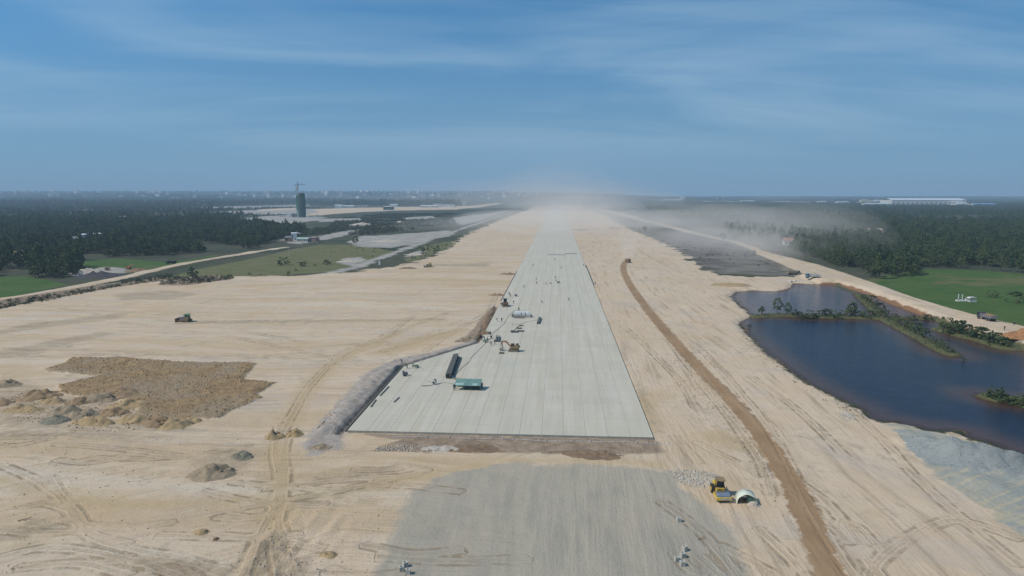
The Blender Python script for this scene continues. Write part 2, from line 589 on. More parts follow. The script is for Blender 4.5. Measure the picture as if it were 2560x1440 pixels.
ZP['farsand'] = [PL(q) for q in (
    [(690, 545), (740, 541), (800, 540), (840, 535), (960, 527), (1140, 524), (1210, 517), (1240, 512), (1260, 508), (1240, 507), (1190, 513), (1100, 517), (900, 519), (780, 522), (800, 530), (760, 538)],
    [(640, 524), (760, 519), (760, 522), (650, 527)],
    [(1500, 522), (1560, 533), (1660, 560), (1750, 583), (1850, 605), (1900, 622), (1890, 630), (1830, 606), (1720, 582), (1600, 552), (1520, 532), (1480, 523)])]
GREYROAD = spline(PL([(800, 690), (860, 676), (930, 652), (1000, 627), (1080, 598), (1160, 570), (1230, 546), (1290, 528)]), 4)
ZP['mud'] = [PL(q) for q in (
    [(1500, 528), (1560, 545), (1640, 575), (1760, 590), (1900, 600), (1960, 640), (1990, 690), (1800, 686), (1740, 655), (1690, 622), (1600, 580), (1530, 545)],)]
ZP['gravel'] = PL([(1075, 1195), (1130, 1176), (1240, 1166), (1480, 1163), (1600, 1172), (1680, 1180), (1735, 1230), (1800, 1290), (1850, 1370), (1890, 1440), (1980, 1650), (820, 1650), (925, 1440),
                   (985, 1340), (1030, 1250)])
ZP['blue'] = PL([(2195, 1056), (2270, 1058), (2310, 1074), (2340, 1080), (2420, 1100), (2520, 1130), (2600, 1150), (2720, 1195), (3400, 1430), (3300, 1640), (2560, 1345), (2500, 1300), (2420, 1240), (2340, 1180), (2285, 1130), (2250, 1100)])
ZP['blue2'] = PL([(2240, 1096), (2300, 1092), (2400, 1110), (2560, 1142), (2600, 1160), (2560, 1190), (2430, 1180), (2330, 1160)])
ZP['clod'] = PL([(105, 926), (165, 905), (180, 896), (300, 893), (450, 904), (640, 909), (605, 948), (690, 955), (640, 985), (655, 995), (580, 1025), (545, 1046), (420, 1050),
                 (350, 1040), (345, 1018), (320, 1000), (150, 985), (146, 962), (245, 940), (160, 932)])
ZP['dark'] = [PL([(880, 1083), (1640, 1097), (1660, 1132), (1500, 1137), (1240, 1131), (925, 1128), (960, 1112), (1000, 1098)]),
              PL([(1135, 852), (1170, 838), (1200, 800), (1225, 770), (1252, 763), (1244, 792), (1212, 848), (1180, 860)]),
              PL([(395, 712), (440, 694), (540, 688), (590, 694), (560, 700), (480, 712), (430, 714)]),
              PL([(-300, 806), (60, 748), (200, 724), (330, 703), (420, 690), (440, 696), (300, 716), (180, 738), (60, 756), (-60, 780)])]
HAUL = spline(PL([(1571, 645), (1558, 668), (1572, 706), (1618, 772), (1680, 846), (1752, 924), (1832, 1003), (1900, 1085), (1950, 1160), (1990, 1230), (2022, 1300), (2052, 1380), (2082, 1450), (2120, 1550), (2160, 1700)]), 5)
# thin wheel tracks: (pixel polyline, gauge in metres, half width)
TRACKS = [
    ([(0, 1160), (110, 1210), (190, 1280), (230, 1340), (330, 1372), (470, 1400), (560, 1440), (700, 1520)], 2.2, 0.42),
    ([(120, 1190), (180, 1280), (220, 1330), (330, 1360)], 1.8, 0.3),
    ([(0, 1395), (120, 1370), (260, 1385), (420, 1430), (520, 1480)], 0, 0.35),
    ([(40, 1420), (200, 1410), (330, 1440)], 0, 0.3),
    ([(700, 1060), (690, 1130), (700, 1190), (690, 1260), (650, 1340), (610, 1440), (590, 1520)], 2.2, 0.32),
    ([(720, 1080), (712, 1140), (715, 1190), (700, 1290), (690, 1360), (700, 1440), (700, 1520)], 2.4, 0.34),
    ([(680, 1250), (705, 1330), (735, 1440), (760, 1520)], 2.0, 0.3),
    ([(300, 805), (420, 820), (560, 838), (700, 866), (830, 895), (900, 902), (1000, 900)], 2.2, 0.25),
    ([(0, 893), (300, 886), (480, 890), (640, 897), (830, 905), (1000, 908)], 2.0, 0.28),
    ([(1120, 782), (1020, 820), (900, 868), (840, 900), (780, 960), (730, 1040), (700, 1100)], 2.2, 0.28),
    ([(1040, 785), (960, 840), (860, 880), (850, 900), (930, 915)], 2.0, 0.25),
    ([(560, 890), (700, 893), (760, 900), (830, 905), (760, 912), (700, 905), (600, 900)], 1.6, 0.25),
    ([(1160, 800), (1040, 846), (930, 870)], 1.5, 0.22), ([(1170, 812), (1060, 850), (950, 880)], 1.5, 0.22),
    ([(760, 1242), (860, 1222), (940, 1205), (1010, 1190), (1080, 1172)], 1.2, 0.4),
    ([(600, 1270), (760, 1242), (860, 1224)], 1.8, 0.3),
    ([(1590, 620), (1640, 650), (1700, 680), (1740, 690)], 0, 0.6),
    ([(1460, 565), (1520, 580), (1560, 590), (1600, 595)], 3, 0.7),
    ([(1540, 800), (1600, 850), (1640, 890), (1700, 950), (1740, 1020)], 2.0, 0.25),
    ([(1680, 860), (1750, 950), (1830, 1050), (1900, 1150), (1930, 1240)], 2.4, 0.25),
    ([(1700, 830), (1780, 900), (1860, 990), (1930, 1080), (1980, 1170), (2040, 1290), (2140, 1450)], 2.0, 0.3),
    ([(2560, 1350), (2400, 1300), (2300, 1330), (2200, 1400), (2150, 1500)], 2.0, 0.25),
    ([(2100, 1000), (2200, 1090), (2280, 1180), (2400, 1290), (2560, 1420)], 2.2, 0.25),
    ([(1240, 740), (1220, 780), (1150, 820), (1060, 880)], 2.0, 0.25)]


_rt = random.Random(3)
for _k in range(46):                                  # the many single passes of trucks and rollers
    if _k < 26:
        _a, _b = _rt.uniform(-100, 950), _rt.choice([_rt.uniform(740, 900), _rt.uniform(1080, 1440), _rt.uniform(1080, 1440)])
        _d = [_rt.uniform(120, 420), _rt.uniform(-0.12, 0.12)]
    else:
        _a, _b = _rt.uniform(1650, 2400), _rt.uniform(760, 1440)
        _d = [_rt.uniform(60, 240), _rt.uniform(0.5, 1.3)]
    _c = _rt.uniform(-40, 40)
    TRACKS.append(([(_a, _b), (_a + _d[0] * 0.5, _b + _d[0] * 0.5 * _d[1] + _c * 0.5), (_a + _d[0], _b + _d[0] * _d[1])], 2.0, 0.25))

OCHRE = [([(440, 808), (700, 806), (1000, 803), (1110, 800)], 1.6), ([(1000, 672), (1180, 672), (1270, 668)], 4.0), ([(1080, 663), (1215, 662)], 1.6),
         ([(900, 700), (1100, 700), (1250, 705)], 7.0), ([(620, 715), (730, 710)], 3.0), ([(960, 880), (1000, 870), (1060, 850), (1150, 826)], 4.0),
         ([(0, 1200), (250, 1260), (480, 1255), (690, 1245), (860, 1225), (1060, 1190), (1250, 1150)], 1.6), ([(690, 1110), (700, 1200), (690, 1300), (640, 1440)], 2.4),
         ([(720, 1060), (780, 960), (850, 900), (1000, 830)], 2.2), ([(1610, 990), (1625, 1040), (1635, 1070)], 2.0), ([(1800, 1090), (1850, 1110)], 3.5),
         ([(1040, 1150), (1300, 1150), (1650, 1160)], 1.2), ([(1560, 560), (1600, 580), (1640, 600)], 6.0)]

BANDS = [[(440, 801), (1110, 797), (1112, 800), (440, 810)], [(1080, 661), (1215, 659), (1222, 668), (1080, 666)], [(1200, 657), (1226, 656), (1220, 668), (1196, 668)], [(-60, 895), (120, 852), (255, 830), (285, 834), (190, 858), (60, 890)], [(-60, 836), (80, 808), (230, 792), (330, 780), (290, 798), (140, 815), (0, 836)],
         [(-40, 960), (60, 950), (140, 985), (330, 1010), (480, 1060), (500, 1078), (300, 1085), (100, 1070), (-40, 1060)],
         [(760, 1242), (860, 1222), (960, 1204), (950, 1216), (840, 1240)], [(600, 1460), (640, 1370), (670, 1330), (700, 1335), (760, 1400), (790, 1480)],
         [(0, 1075), (120, 1082), (330, 1086), (420, 1092), (330, 1100), (0, 1096)], [(280, 735), (420, 725), (500, 735), (420, 750), (300, 752)],
         [(470, 1190), (520, 1130), (620, 1110), (650, 1130), (600, 1180), (540, 1200)], [(0, 1330), (80, 1300), (160, 1310), (60, 1350)],
         [(300, 1390), (500, 1400), (620, 1460), (500, 1470), (330, 1430)], [(760, 1190), (880, 1180), (1000, 1160), (900, 1195), (780, 1205)],
         [(1820, 1090), (1860, 1100), (1960, 1230), (1930, 1235), (1860, 1150)], [(1600, 950), (1630, 1040), (1660, 1080), (1625, 1060), (1590, 980)]]

# the paved strip
YF_R = P(1632, 1093, 0.35)
XR = 0.5 * (YF_R[0] + P(1455, 640, 0.35)[0])
FL_A, FL_C, FL_D = P(868, 1076, 0.35), P(1010, 915, 0.35), P(1198, 857, 0.35)
XL = 0.5 * (P(1278, 712, 0.35)[0] + P(1337, 592, 0.35)[0])
YFRONT = 0.5 * (YF_R[1] + FL_A[1])
FL_A = (FL_A[0], YFRONT)
FL_D = (XL, FL_D[1])
YEND = 2750.0
print('runway', round(XL, 1), round(XR, 1), round(YFRONT, 1), FL_A, FL_C, FL_D)


def xleft(y):
    if y <= FL_C[1]:
        t = (y - FL_A[1]) / (FL_C[1] - FL_A[1])
        return FL_A[0] + t * (FL_C[0] - FL_A[0])
    if y <= FL_D[1]:
        t = (y - FL_C[1]) / (FL_D[1] - FL_C[1])
        return FL_C[0] + t * (FL_D[0] - FL_C[0])
    return XL


ZP['runway'] = [FL_A, (XR, YFRONT), (XR, YEND), (XL, YEND), FL_D, FL_C]
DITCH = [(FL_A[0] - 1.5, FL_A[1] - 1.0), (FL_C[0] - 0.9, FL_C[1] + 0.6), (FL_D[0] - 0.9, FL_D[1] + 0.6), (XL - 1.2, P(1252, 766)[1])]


# ------------------------------------------------------------------ the ground mesh
def axis(lo, hi, step, far_lo, far_hi, grow):
    a = list(np.arange(lo, hi, step))
    s, x = step, a[-1]
    while x < far_hi:
        s *= grow
        x += s
        a.append(x)
    s, x = step, a[0]
    while x > far_lo:
        s *= grow
        x -= s
        a.insert(0, x)
    return np.array(a)


GX = axis(-120, 135, 0.55, -9500, 9500, 1.035)
GY = axis(70, 235, 0.5, -60, 12500, 1.017)
X, Y = np.meshgrid(GX, GY)
shape = X.shape
x, y = X.ravel(), Y.ravel()
SD = {}
SD['sand'] = sd_poly(x, y, ZP['sand'])
SD['embr'] = sd_poly(x, y, ZP['embr'])
SD['embl'] = sd_line(x, y, EMBL, 4.2)
SD['pond'] = sd_poly(x, y, ZP['pond'])
for k in ('green', 'olive', 'grey', 'farsand', 'mud', 'dark'):
    SD[k] = np.max([sd_poly(x, y, q, 40.0) for q in ZP[k]], axis=0)
SD['grey'] = np.maximum(SD['grey'], sd_line(x, y, GREYROAD, 4.0))
for k in ('gravel', 'blue', 'blue2', 'clod', 'runway'):
    SD[k] = sd_poly(x, y, ZP[k])
SD['bund'] = np.max([sd_line(x, y, q, w) for q, w in BUNDS], axis=0)
SD['haul'] = sd_line(x, y, HAUL, 2.0)
SD['track'] = np.min([open_dist(x, y, spline(PL(q), 6)) for q, gauge, w in TRACKS], axis=0)      # distance from the line driven
SD['bands'] = np.max([sd_poly(x, y, PL(q), 30.0) for q in BANDS], axis=0)
SD['ochre'] = np.max([sd_line(x, y, spline(PL(q), 4), w, 20.0) for q, w in OCHRE], axis=0)
SD['bank'] = sd_poly(x, y, PL([(752, 1116), (790, 1062), (850, 1000), (915, 930), (985, 898), (1080, 880), (1196, 848), (1206, 858), (1100, 890), (1008, 918), (960, 968), (866, 1080), (852, 1124), (772, 1140)]))
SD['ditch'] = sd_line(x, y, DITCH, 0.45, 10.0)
SD['sandall'] = SD['sand']
SD['road'] = np.maximum.reduce([SD['embr'], SD['embl'], SD['farsand']])

n5, n40, n200 = fbm(x / 4.0, y / 4.0, 1), fbm(x / 35.0, y / 35.0, 5, 3), fbm(x / 260.0, y / 260.0, 9, 3)
far = sst(y, 300, 900)
gz = (n5 - 0.5) * (0.22 + 0.6 * far) + (n40 - 0.5) * (0.35 + 1.4 * far) + (n200 - 0.5) * 5.0 * sst(y, 600, 1600)
gz *= 1 - 0.8 * sst(SD['runway'], -25, 0)
gz += 1.5 * sst(SD['embr'], -3.5, 0.6) + 1.3 * sst(SD['embl'], -4.0, 0.4)
pond_in = sst(SD['pond'] + (n5 - 0.5) * 4.0, -3.0, 6.0)
gz = gz * (1 - pond_in) - 2.6 * pond_in
bh = -1.0 + 1.0 * sst(SD['bund'] + (n5 - 0.5) * 2.2, -0.6, 1.4)
gz = np.where((SD['bund'] > -3) & (SD['pond'] > -2), np.maximum(gz, np.where(SD['bund'] > -1.2, bh, -9)), gz)
cl = sst(SD['clod'] + (n5 - 0.5) * 1.6, -0.3, 0.9)
rough = np.abs(fbm(x / 1.3, y / 1.7, 21, 3) - 0.5) * 2
gz += cl * (0.18 + 0.50 * rough * (0.4 + n40) + 0.35 * (fbm(x / 6, y / 6, 33, 2) - 0.4))
dk = sst(SD['dark'] + (n5 - 0.5) * 1.5, -0.4, 0.8)
gz += dk * (-0.12 + 0.55 * (fbm(x / 1.6, y / 1.2, 41, 3) - 0.35))
gz -= 0.02 * (1 - sst(np.abs(SD['track'] - 1.1), 0.1, 0.6)) * sst(SD['sand'], 0, 3) * (1 - far)
rut = np.exp(-((x - P(690, 1390)[0]) ** 2 / 40 + (y - P(690, 1390)[1]) ** 2 / 220))
gz += rut * 1.3 * (fbm(x / 0.9, y / 7.0, 55, 3) - 0.5)
sho = sst(SD['bank'], -0.4, 1.6) * (1 - far)
gz += sho * (0.12 + 0.6 * (fbm(x / 1.5, y / 1.5, 61, 3) - 0.42))
rdg = sd_line(x, y, spline(PL([(806, 1084), (850, 1038), (900, 985), (950, 940), (1000, 915)]), 4), 1.0, 6.0)
gz += 0.42 * sst(rdg + (n5 - 0.5) * 1.5, -1.2, 0.8) * (0.6 + 0.8 * fbm(x / 0.9, y / 0.9, 63, 3))
bm2 = sst(SD['blue'], 0, 4)
gz += bm2 * (0.9 * (fbm(x / 7, y / 7, 71, 3) - 0.4) + 0.25 * (fbm(x / 1.2, y / 1.2, 73, 2) - 0.5)) + 2.4 * sst(SD['blue2'] + (n5 - 0.5) * 4, -1, 7) * (0.5 + n5)
gvz = sst(SD['gravel'], -1, 2)
gz += gvz * 0.10 * (fbm(x / 1.0, y / 6.0, 81, 3) - 0.5)
bnz = sst(SD['bands'], -0.5, 1.5)
gz += bnz * 0.45 * (fbm(x / 1.1, y / 0.9, 83, 3) - 0.45)
gz -= 1.1 * sst(SD['ditch'], -0.5, 0.25) * (1 - sst(SD['runway'], -0.3, 0.0))
ru = sst(SD['runway'], -0.35, 0.1)
gz = gz * (1 - ru) - 0.15 * ru
gz += 52.0 * sst(y, 4200, 7600) * (1 - sst(x, -200, 1500)) + 18 * sst(y, 6000, 9000)
Z2 = gz.reshape(shape)


def hz(px, py):
    i = int(np.clip(np.searchsorted(GX, px) - 1, 0, len(GX) - 2))
    j = int(np.clip(np.searchsorted(GY, py) - 1, 0, len(GY) - 2))
    fx = (px - GX[i]) / (GX[i + 1] - GX[i])
    fy = (py - GY[j]) / (GY[j + 1] - GY[j])
    fx, fy = min(max(fx, 0), 1), min(max(fy, 0), 1)
    a = Z2[j, i] * (1 - fx) + Z2[j, i + 1] * fx
    b = Z2[j + 1, i] * (1 - fx) + Z2[j + 1, i + 1] * fx
    z = float(a * (1 - fy) + b * fy)
    if xleft(py) - 0.1 <= px <= XR + 0.1 and YFRONT <= py <= YEND:
        z = 0.35
    return z


def G(px, py, z=None):
    """a place on the ground seen at photo pixel px, py, with its height"""
    q = P(px, py, 0.0 if z is None else z)
    for _ in range(3):
        q = P(px, py, hz(*q))
    return (q[0], q[1], hz(*q))


def ground_material():
    m, N, b = new_mat('site_ground')
    g = N.n('ShaderNodeNewGeometry').outputs['Position']
    gx, gy, _g = N.sep(g)
    sandall, olive, green = N.attr('za')
    grey, gravel, clod = N.attr('zb')
    haul, ochre, dark = N.attr('zc')
    track, blue, pond = N.attr('zd')
    mud, blue2, bands = N.attr('ze')
    nf = N.noise(g, 2.2, 5.0, 0.65)            # clods, hand sized
    nm = N.noise(g, 0.35, 5.0, 0.6, 0.5)       # metres
    nl = N.noise(g, 0.06, 5.0, 0.6, 0.6)       # tens of metres
    nh = N.noise(g, 0.012, 6.0, 0.62, 0.4)     # hundreds of metres
    warp = N.m('MULTIPLY', N.noise(g, 0.018, 2.0, 0.5), 9.0)
    sx = N.noise(N.comb(N.m('MULTIPLY', gx, 0.035), N.m('ADD', N.m('MULTIPLY', gy, 0.50), warp), 0.0), 1.0, 6.0, 0.66, 0.25)   # grader passes across
    sy = N.noise(N.comb(N.m('ADD', N.m('MULTIPLY', gx, 0.45), N.m('MULTIPLY', warp, 0.35)), N.m('MULTIPLY', gy, 0.03), 4.0), 1.0, 6.0, 0.66, 0.25)   # passes along the strip

    gd1 = N.m('ADD', N.m('MULTIPLY', gx, 0.80), N.m('MULTIPLY', gy, 0.60))
    gd2 = N.m('SUBTRACT', N.m('MULTIPLY', gy, 0.80), N.m('MULTIPLY', gx, 0.60))
    dmask = N.smooth(N.noise(N.vm('ADD', g, (210.0, 15.0, 0.0)), 0.022, 3.0, 0.6, 1.0), 0.46, 0.56)
    sd_ = N.noise(N.comb(N.m('MULTIPLY', gd1, 0.05), N.m('ADD', N.m('MULTIPLY', gd2, 0.6), warp), 2.0), 1.0, 6.0, 0.66, 0.25)
    sx = N.mix(N.m('MULTIPLY', dmask, 0.9), sx, sd_)

    def zone(sd, amp, soft, nz=nm):
        v = N.m('ADD', sd, N.m('MULTIPLY', N.m('SUBTRACT', nz, 0.5), amp))
        return N.smooth(v, -soft, soft)

    # scrub
    c = N.mix(N.smooth(nh, 0.35, 0.62), (0.040, 0.050, 0.030), (0.085, 0.080, 0.050))
    c = N.mix(N.smooth(nl, 0.45, 0.7), c, (0.050, 0.062, 0.030))
    c = N.mix(N.smooth(nm, 0.5, 0.75, 0.0, 0.6), c, (0.022, 0.030, 0.018))
    c = N.mix(N.smooth(nh, 0.62, 0.74, 0.0, 0.5), c, (0.17, 0.155, 0.13))
    # olive grass and paddy
    ol = N.mix(N.smooth(nl, 0.35, 0.65), (0.115, 0.120, 0.045), (0.150, 0.140, 0.070))
    ol = N.mix(N.smooth(nm, 0.52, 0.72, 0.0, 0.7), ol, (0.060, 0.072, 0.030))
    c = N.mix(zone(olive, 9.0, 0.8), c, ol)
    gr = N.mix(N.smooth(nl, 0.35, 0.62), (0.046, 0.094, 0.018), (0.068, 0.108, 0.026))
    gr = N.mix(N.smooth(nh, 0.53, 0.60), gr, (0.115, 0.115, 0.045))
    gr = N.mix(N.smooth(nm, 0.5, 0.75, 0.0, 0.5), gr, (0.028, 0.055, 0.016))
    c = N.mix(zone(green, 5.0, 0.6), c, gr)
    mu = N.mix(N.smooth(nl, 0.35, 0.65), (0.10, 0.088, 0.078), (0.20, 0.175, 0.155))
    c = N.mix(N.m('MULTIPLY', zone(mud, 26.0, 7.0, nl), 0.85), c, mu)
    gy_ = N.mix(N.smooth(nl, 0.3, 0.7), (0.27, 0.25, 0.225), (0.37, 0.34, 0.30))
    gy_ = N.mix(N.smooth(nm, 0.55, 0.75, 0.0, 0.7), gy_, (0.20, 0.19, 0.17))
    c = N.mix(zone(grey, 26.0, 2.2, N.m('ADD', N.m('MULTIPLY', nl, 0.7), N.m('MULTIPLY', nm, 0.3))), c, gy_)
    # sand
    sa = N.mix(N.smooth(nl, 0.3, 0.7), (0.530, 0.402, 0.278), (0.560, 0.448, 0.328))
    sa = N.mix(N.smooth(nh, 0.42, 0.6, 0.0, 0.7), sa, (0.515, 0.395, 0.270))
    left = N.smooth(gx, -10.0, 8.0)
    st = N.mix(left, sx, sy)
    sa = N.mix(N.smooth(st, 0.50, 0.68, 0.0, 0.75), sa, (0.335, 0.258, 0.178))
    sa = N.mix(N.smooth(st, 0.26, 0.44, 0.55, 0.0), sa, (0.545, 0.465, 0.365))
    sa = N.mix(N.smooth(N.m('ADD', nm, N.m('MULTIPLY', nl, 0.6)), 0.86, 1.02, 0.0, 0.55), sa, (0.330, 0.270, 0.195))
    nv = N.noise(N.vm('ADD', g, (71.0, 33.0, 0.0)), 0.045, 5.0, 0.62, 0.9)
    sa = N.mix(N.smooth(nv, 0.52, 0.66, 0.0, 0.55), sa, (0.440, 0.365, 0.300))
    sa = N.mix(N.smooth(nv, 0.34, 0.46, 0.5, 0.0), sa, (0.470, 0.345, 0.205))
    gb = N.noise(N.comb(N.m('MULTIPLY', gx, 0.006), N.m('ADD', N.m('MULTIPLY', gy, 0.10), N.m('MULTIPLY', warp, 0.30)), 5.0), 1.0, 3.0, 0.6)
    gb = N.m('MULTIPLY', N.m('SUBTRACT', 1.0, left), gb)
    sa = N.mix(N.smooth(gb, 0.50, 0.63, 0.0, 0.50), sa, (0.445, 0.320, 0.190))
    sa = N.mix(N.m('MULTIPLY', N.smooth(gb, 0.36, 0.46, 0.40, 0.0), N.m('SUBTRACT', 1.0, left)), sa, (0.575, 0.500, 0.400))
    fx = N.noise(N.comb(N.m('MULTIPLY', gx, 0.10), N.m('ADD', N.m('MULTIPLY', gy, 1.9), N.m('MULTIPLY', warp, 3.0)), 8.0), 1.0, 5.0, 0.7, 0.2)
    fy = N.noise(N.comb(N.m('ADD', N.m('MULTIPLY', gx, 1.7), N.m('MULTIPLY', warp, 1.2)), N.m('MULTIPLY', gy, 0.07), 9.0), 1.0, 5.0, 0.7, 0.2)
    fd = N.noise(N.comb(N.m('MULTIPLY', gd1, 0.12), N.m('ADD', N.m('MULTIPLY', gd2, 1.8), N.m('MULTIPLY', warp, 3.0)), 8.0), 1.0, 5.0, 0.7, 0.2)
    fx = N.mix(dmask, fx, fd)
    fs = N.mix(left, fx, fy)
    blot = N.smooth(N.noise(N.vm('ADD', g, (5.0, 90.0, 0.0)), 0.03, 4.0, 0.65, 1.2), 0.40, 0.62)
    sa = N.mix(N.m('MULTIPLY', N.smooth(fs, 0.50, 0.66), N.m('ADD', N.m('MULTIPLY', blot, 0.40), 0.04)), sa, (0.300, 0.222, 0.145))
    sa = N.mix(N.m('MULTIPLY', N.smooth(fs, 0.32, 0.46, 1.0, 0.0), 0.35), sa, (0.60, 0.51, 0.40))
    sa = N.mix(N.m('MULTIPLY', N.smooth(nf, 0.52, 0.72), N.m('ADD', N.m('MULTIPLY', blot, 0.45), 0.1)), sa, (0.25, 0.19, 0.13))
    far_ = N.smooth(gy, 230.0, 420.0)
    rag = N.m('ADD', sandall, N.m('MULTIPLY', N.m('MULTIPLY', N.m('SUBTRACT', nl, 0.5), 34.0), far_))
    road = N.attr('zg')[0]
    c = N.mix(N.m('MAXIMUM', zone(rag, 6.0, 0.6), zone(road, 3.0, 0.6)), c, sa)
    sandy = zone(N.m('MAXIMUM', sandall, road), 1.0, 0.8)
    oc = N.mix(nm, (0.405, 0.285, 0.150), (0.465, 0.350, 0.205))
    c = N.mix(N.m('MULTIPLY', N.m('MULTIPLY', zone(ochre, 6.0, 2.2), sandy), 0.66), c, oc)
    # gravel sub-base and the grey heap by the water
    ga = N.mix(N.smooth(sy, 0.38, 0.62), (0.358, 0.322, 0.255), (0.285, 0.265, 0.220))
    ga = N.mix(N.smooth(fy, 0.48, 0.66, 0.0, 0.28), ga, (0.245, 0.225, 0.185))
    ga = N.mix(N.smooth(nl, 0.4, 0.7, 0.0, 0.8), ga, (0.36, 0.315, 0.25))
    ga = N.mix(N.smooth(nf, 0.55, 0.75, 0.0, 0.4), ga, (0.20, 0.195, 0.175))
    c = N.mix(N.m('MULTIPLY', zone(gravel, 13.0, 1.0, N.m('ADD', N.m('MULTIPLY', nl, 0.75), N.m('MULTIPLY', nm, 0.25))), 0.88), c, ga)
    bl = N.mix(N.smooth(nl, 0.35, 0.65), (0.27, 0.285, 0.265), (0.37, 0.345, 0.275))
    bl = N.mix(N.smooth(sx, 0.45, 0.62), bl, (0.42, 0.36, 0.25))
    bl = N.mix(zone(blue2, 7.0, 0.8, nl), bl, N.mix(nl, (0.215, 0.232, 0.225), (0.285, 0.298, 0.282)))
    bl = N.mix(N.smooth(nf, 0.48, 0.7, 0.0, 0.55), bl, (0.15, 0.16, 0.155))
    c = N.mix(zone(blue, 10.0, 0.5, N.m('ADD', N.m('MULTIPLY', nl, 0.6), N.m('MULTIPLY', nm, 0.4))), c, bl)
    # rough brown fill
    cb = N.mix(N.smooth(nm, 0.35, 0.65), (0.385, 0.262, 0.140), (0.275, 0.182, 0.098))
    cb = N.mix(N.smooth(nl, 0.45, 0.62), cb, (0.335, 0.250, 0.165))
    cb = N.mix(N.smooth(nf, 0.5, 0.72, 0.0, 0.6), cb, (0.17, 0.115, 0.065))
    c = N.mix(zone(clod, 5.0, 0.3, N.m('ADD', N.m('MULTIPLY', nm, 0.55), N.m('MULTIPLY', nf, 0.45))), c, cb)
    db = N.mix(N.smooth(nm, 0.35, 0.65), (0.20, 0.145, 0.10), (0.30, 0.225, 0.16))
    db = N.mix(N.smooth(nf, 0.5, 0.72, 0.0, 0.6), db, (0.13, 0.095, 0.07))
    c = N.mix(N.m('MULTIPLY', zone(dark, 3.6, 0.6), 0.9), c, db)
    bd = N.mix(N.smooth(nm, 0.35, 0.65), (0.29, 0.225, 0.155), (0.36, 0.285, 0.20))
    bd = N.mix(N.smooth(nf, 0.5, 0.7, 0.0, 0.5), bd, (0.19, 0.14, 0.09))
    c = N.mix(N.m('MULTIPLY', N.m('MULTIPLY', zone(bands, 9.0, 1.8), N.smooth(st, 0.35, 0.6, 0.35, 1.0)), 0.8), c, bd)
    # wheel tracks
    wob = N.m('ADD', track, N.m('MULTIPLY', N.m('SUBTRACT', nm, 0.5), 0.5))
    wheel = N.m('MULTIPLY', N.smooth(N.m('ABSOLUTE', N.m('SUBTRACT', wob, 1.05)), 0.15, 0.42, 1.0, 0.0), N.smooth(nm, 0.40, 0.56, 0.15, 1.0))
    strk = N.noise(N.comb(N.m('MULTIPLY', wob, 2.6), N.m('MULTIPLY', nl, 3.0), 1.0), 1.0, 3.0, 0.6)
    strk = N.m('MULTIPLY', N.smooth(strk, 0.48, 0.68), N.smooth(track, 0.8, 3.4, 0.55, 0.0))
    tk = N.m('MULTIPLY', N.m('MAXIMUM', wheel, strk), sandy)
    tk = N.m('MULTIPLY', tk, N.smooth(nf, 0.30, 0.55, 0.35, 1.0))
    c = N.mix(N.m('MULTIPLY', tk, N.smooth(nl, 0.36, 0.56, 0.15, 0.78)), c, (0.245, 0.178, 0.110))
    # watered haul road
    hr = N.mix(N.smooth(nl, 0.35, 0.65), (0.315, 0.205, 0.115), (0.265, 0.168, 0.092))
    hr = N.mix(N.smooth(sy, 0.45, 0.7, 0.0, 0.5), hr, (0.385, 0.27, 0.165))
    c = N.mix(zone(haul, 4.6, 0.25, N.m('ADD', N.m('MULTIPLY', nm, 0.6), N.m('MULTIPLY', nf, 0.4))), c, hr)
    # grey bank of crushed stone along the slanting edge
    bk = N.mix(N.smooth(nm, 0.35, 0.65), (0.285, 0.245, 0.210), (0.37, 0.325, 0.285))
    bk = N.mix(N.smooth(nf, 0.5, 0.7, 0.0, 0.6), bk, (0.20, 0.172, 0.15))
    c = N.mix(N.m('MULTIPLY', zone(N.attr('zf')[2], 5.0, 0.9), 0.92), c, bk)
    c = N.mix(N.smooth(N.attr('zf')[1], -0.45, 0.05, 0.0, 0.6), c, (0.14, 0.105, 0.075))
    # wet shore and pond bed
    wet = N.smooth(pond, -0.1, 0.9)
    c = N.mix(wet, c, (0.21, 0.115, 0.06))
    c = N.mix(N.smooth(pond, 1.6, 5.0), c, (0.055, 0.030, 0.016))
    bu = N.attr('zf')
    c = N.mix(N.m('MULTIPLY', N.smooth(bu[0], -0.6, 0.4), N.smooth(pond, -1.0, 1.0)), c, N.mix(nm, (0.05, 0.062, 0.025), (0.13, 0.12, 0.06)))
    N.put(b.inputs['Base Color'], c)
    b.inputs['Roughness'].default_value = 0.95
    b.inputs['Specular IOR Level'].default_value = 0.15
    bm = N.n('ShaderNodeBump')
    bm.inputs['Strength'].default_value = 0.9
    bm.inputs['Distance'].default_value = 0.20
    hgt = N.m('ADD', N.m('ADD', N.m('MULTIPLY', nf, 0.55), N.m('MULTIPLY', fs, 0.55)), N.m('ADD', N.m('MULTIPLY', st, 0.9), N.m('MULTIPLY', nm, 0.8)))
    hgt = N.m('SUBTRACT', hgt, N.m('MULTIPLY', tk, 0.5))
    hgt = N.m('ADD', hgt, N.m('MULTIPLY', N.m('MULTIPLY', zone(clod, 2.0, 0.5), nf), 2.4))
    N.put(bm.inputs['Height'], hgt)
    N.put(b.inputs['Normal'], bm.outputs[0])
    return m


M['ground'] = ground_material()


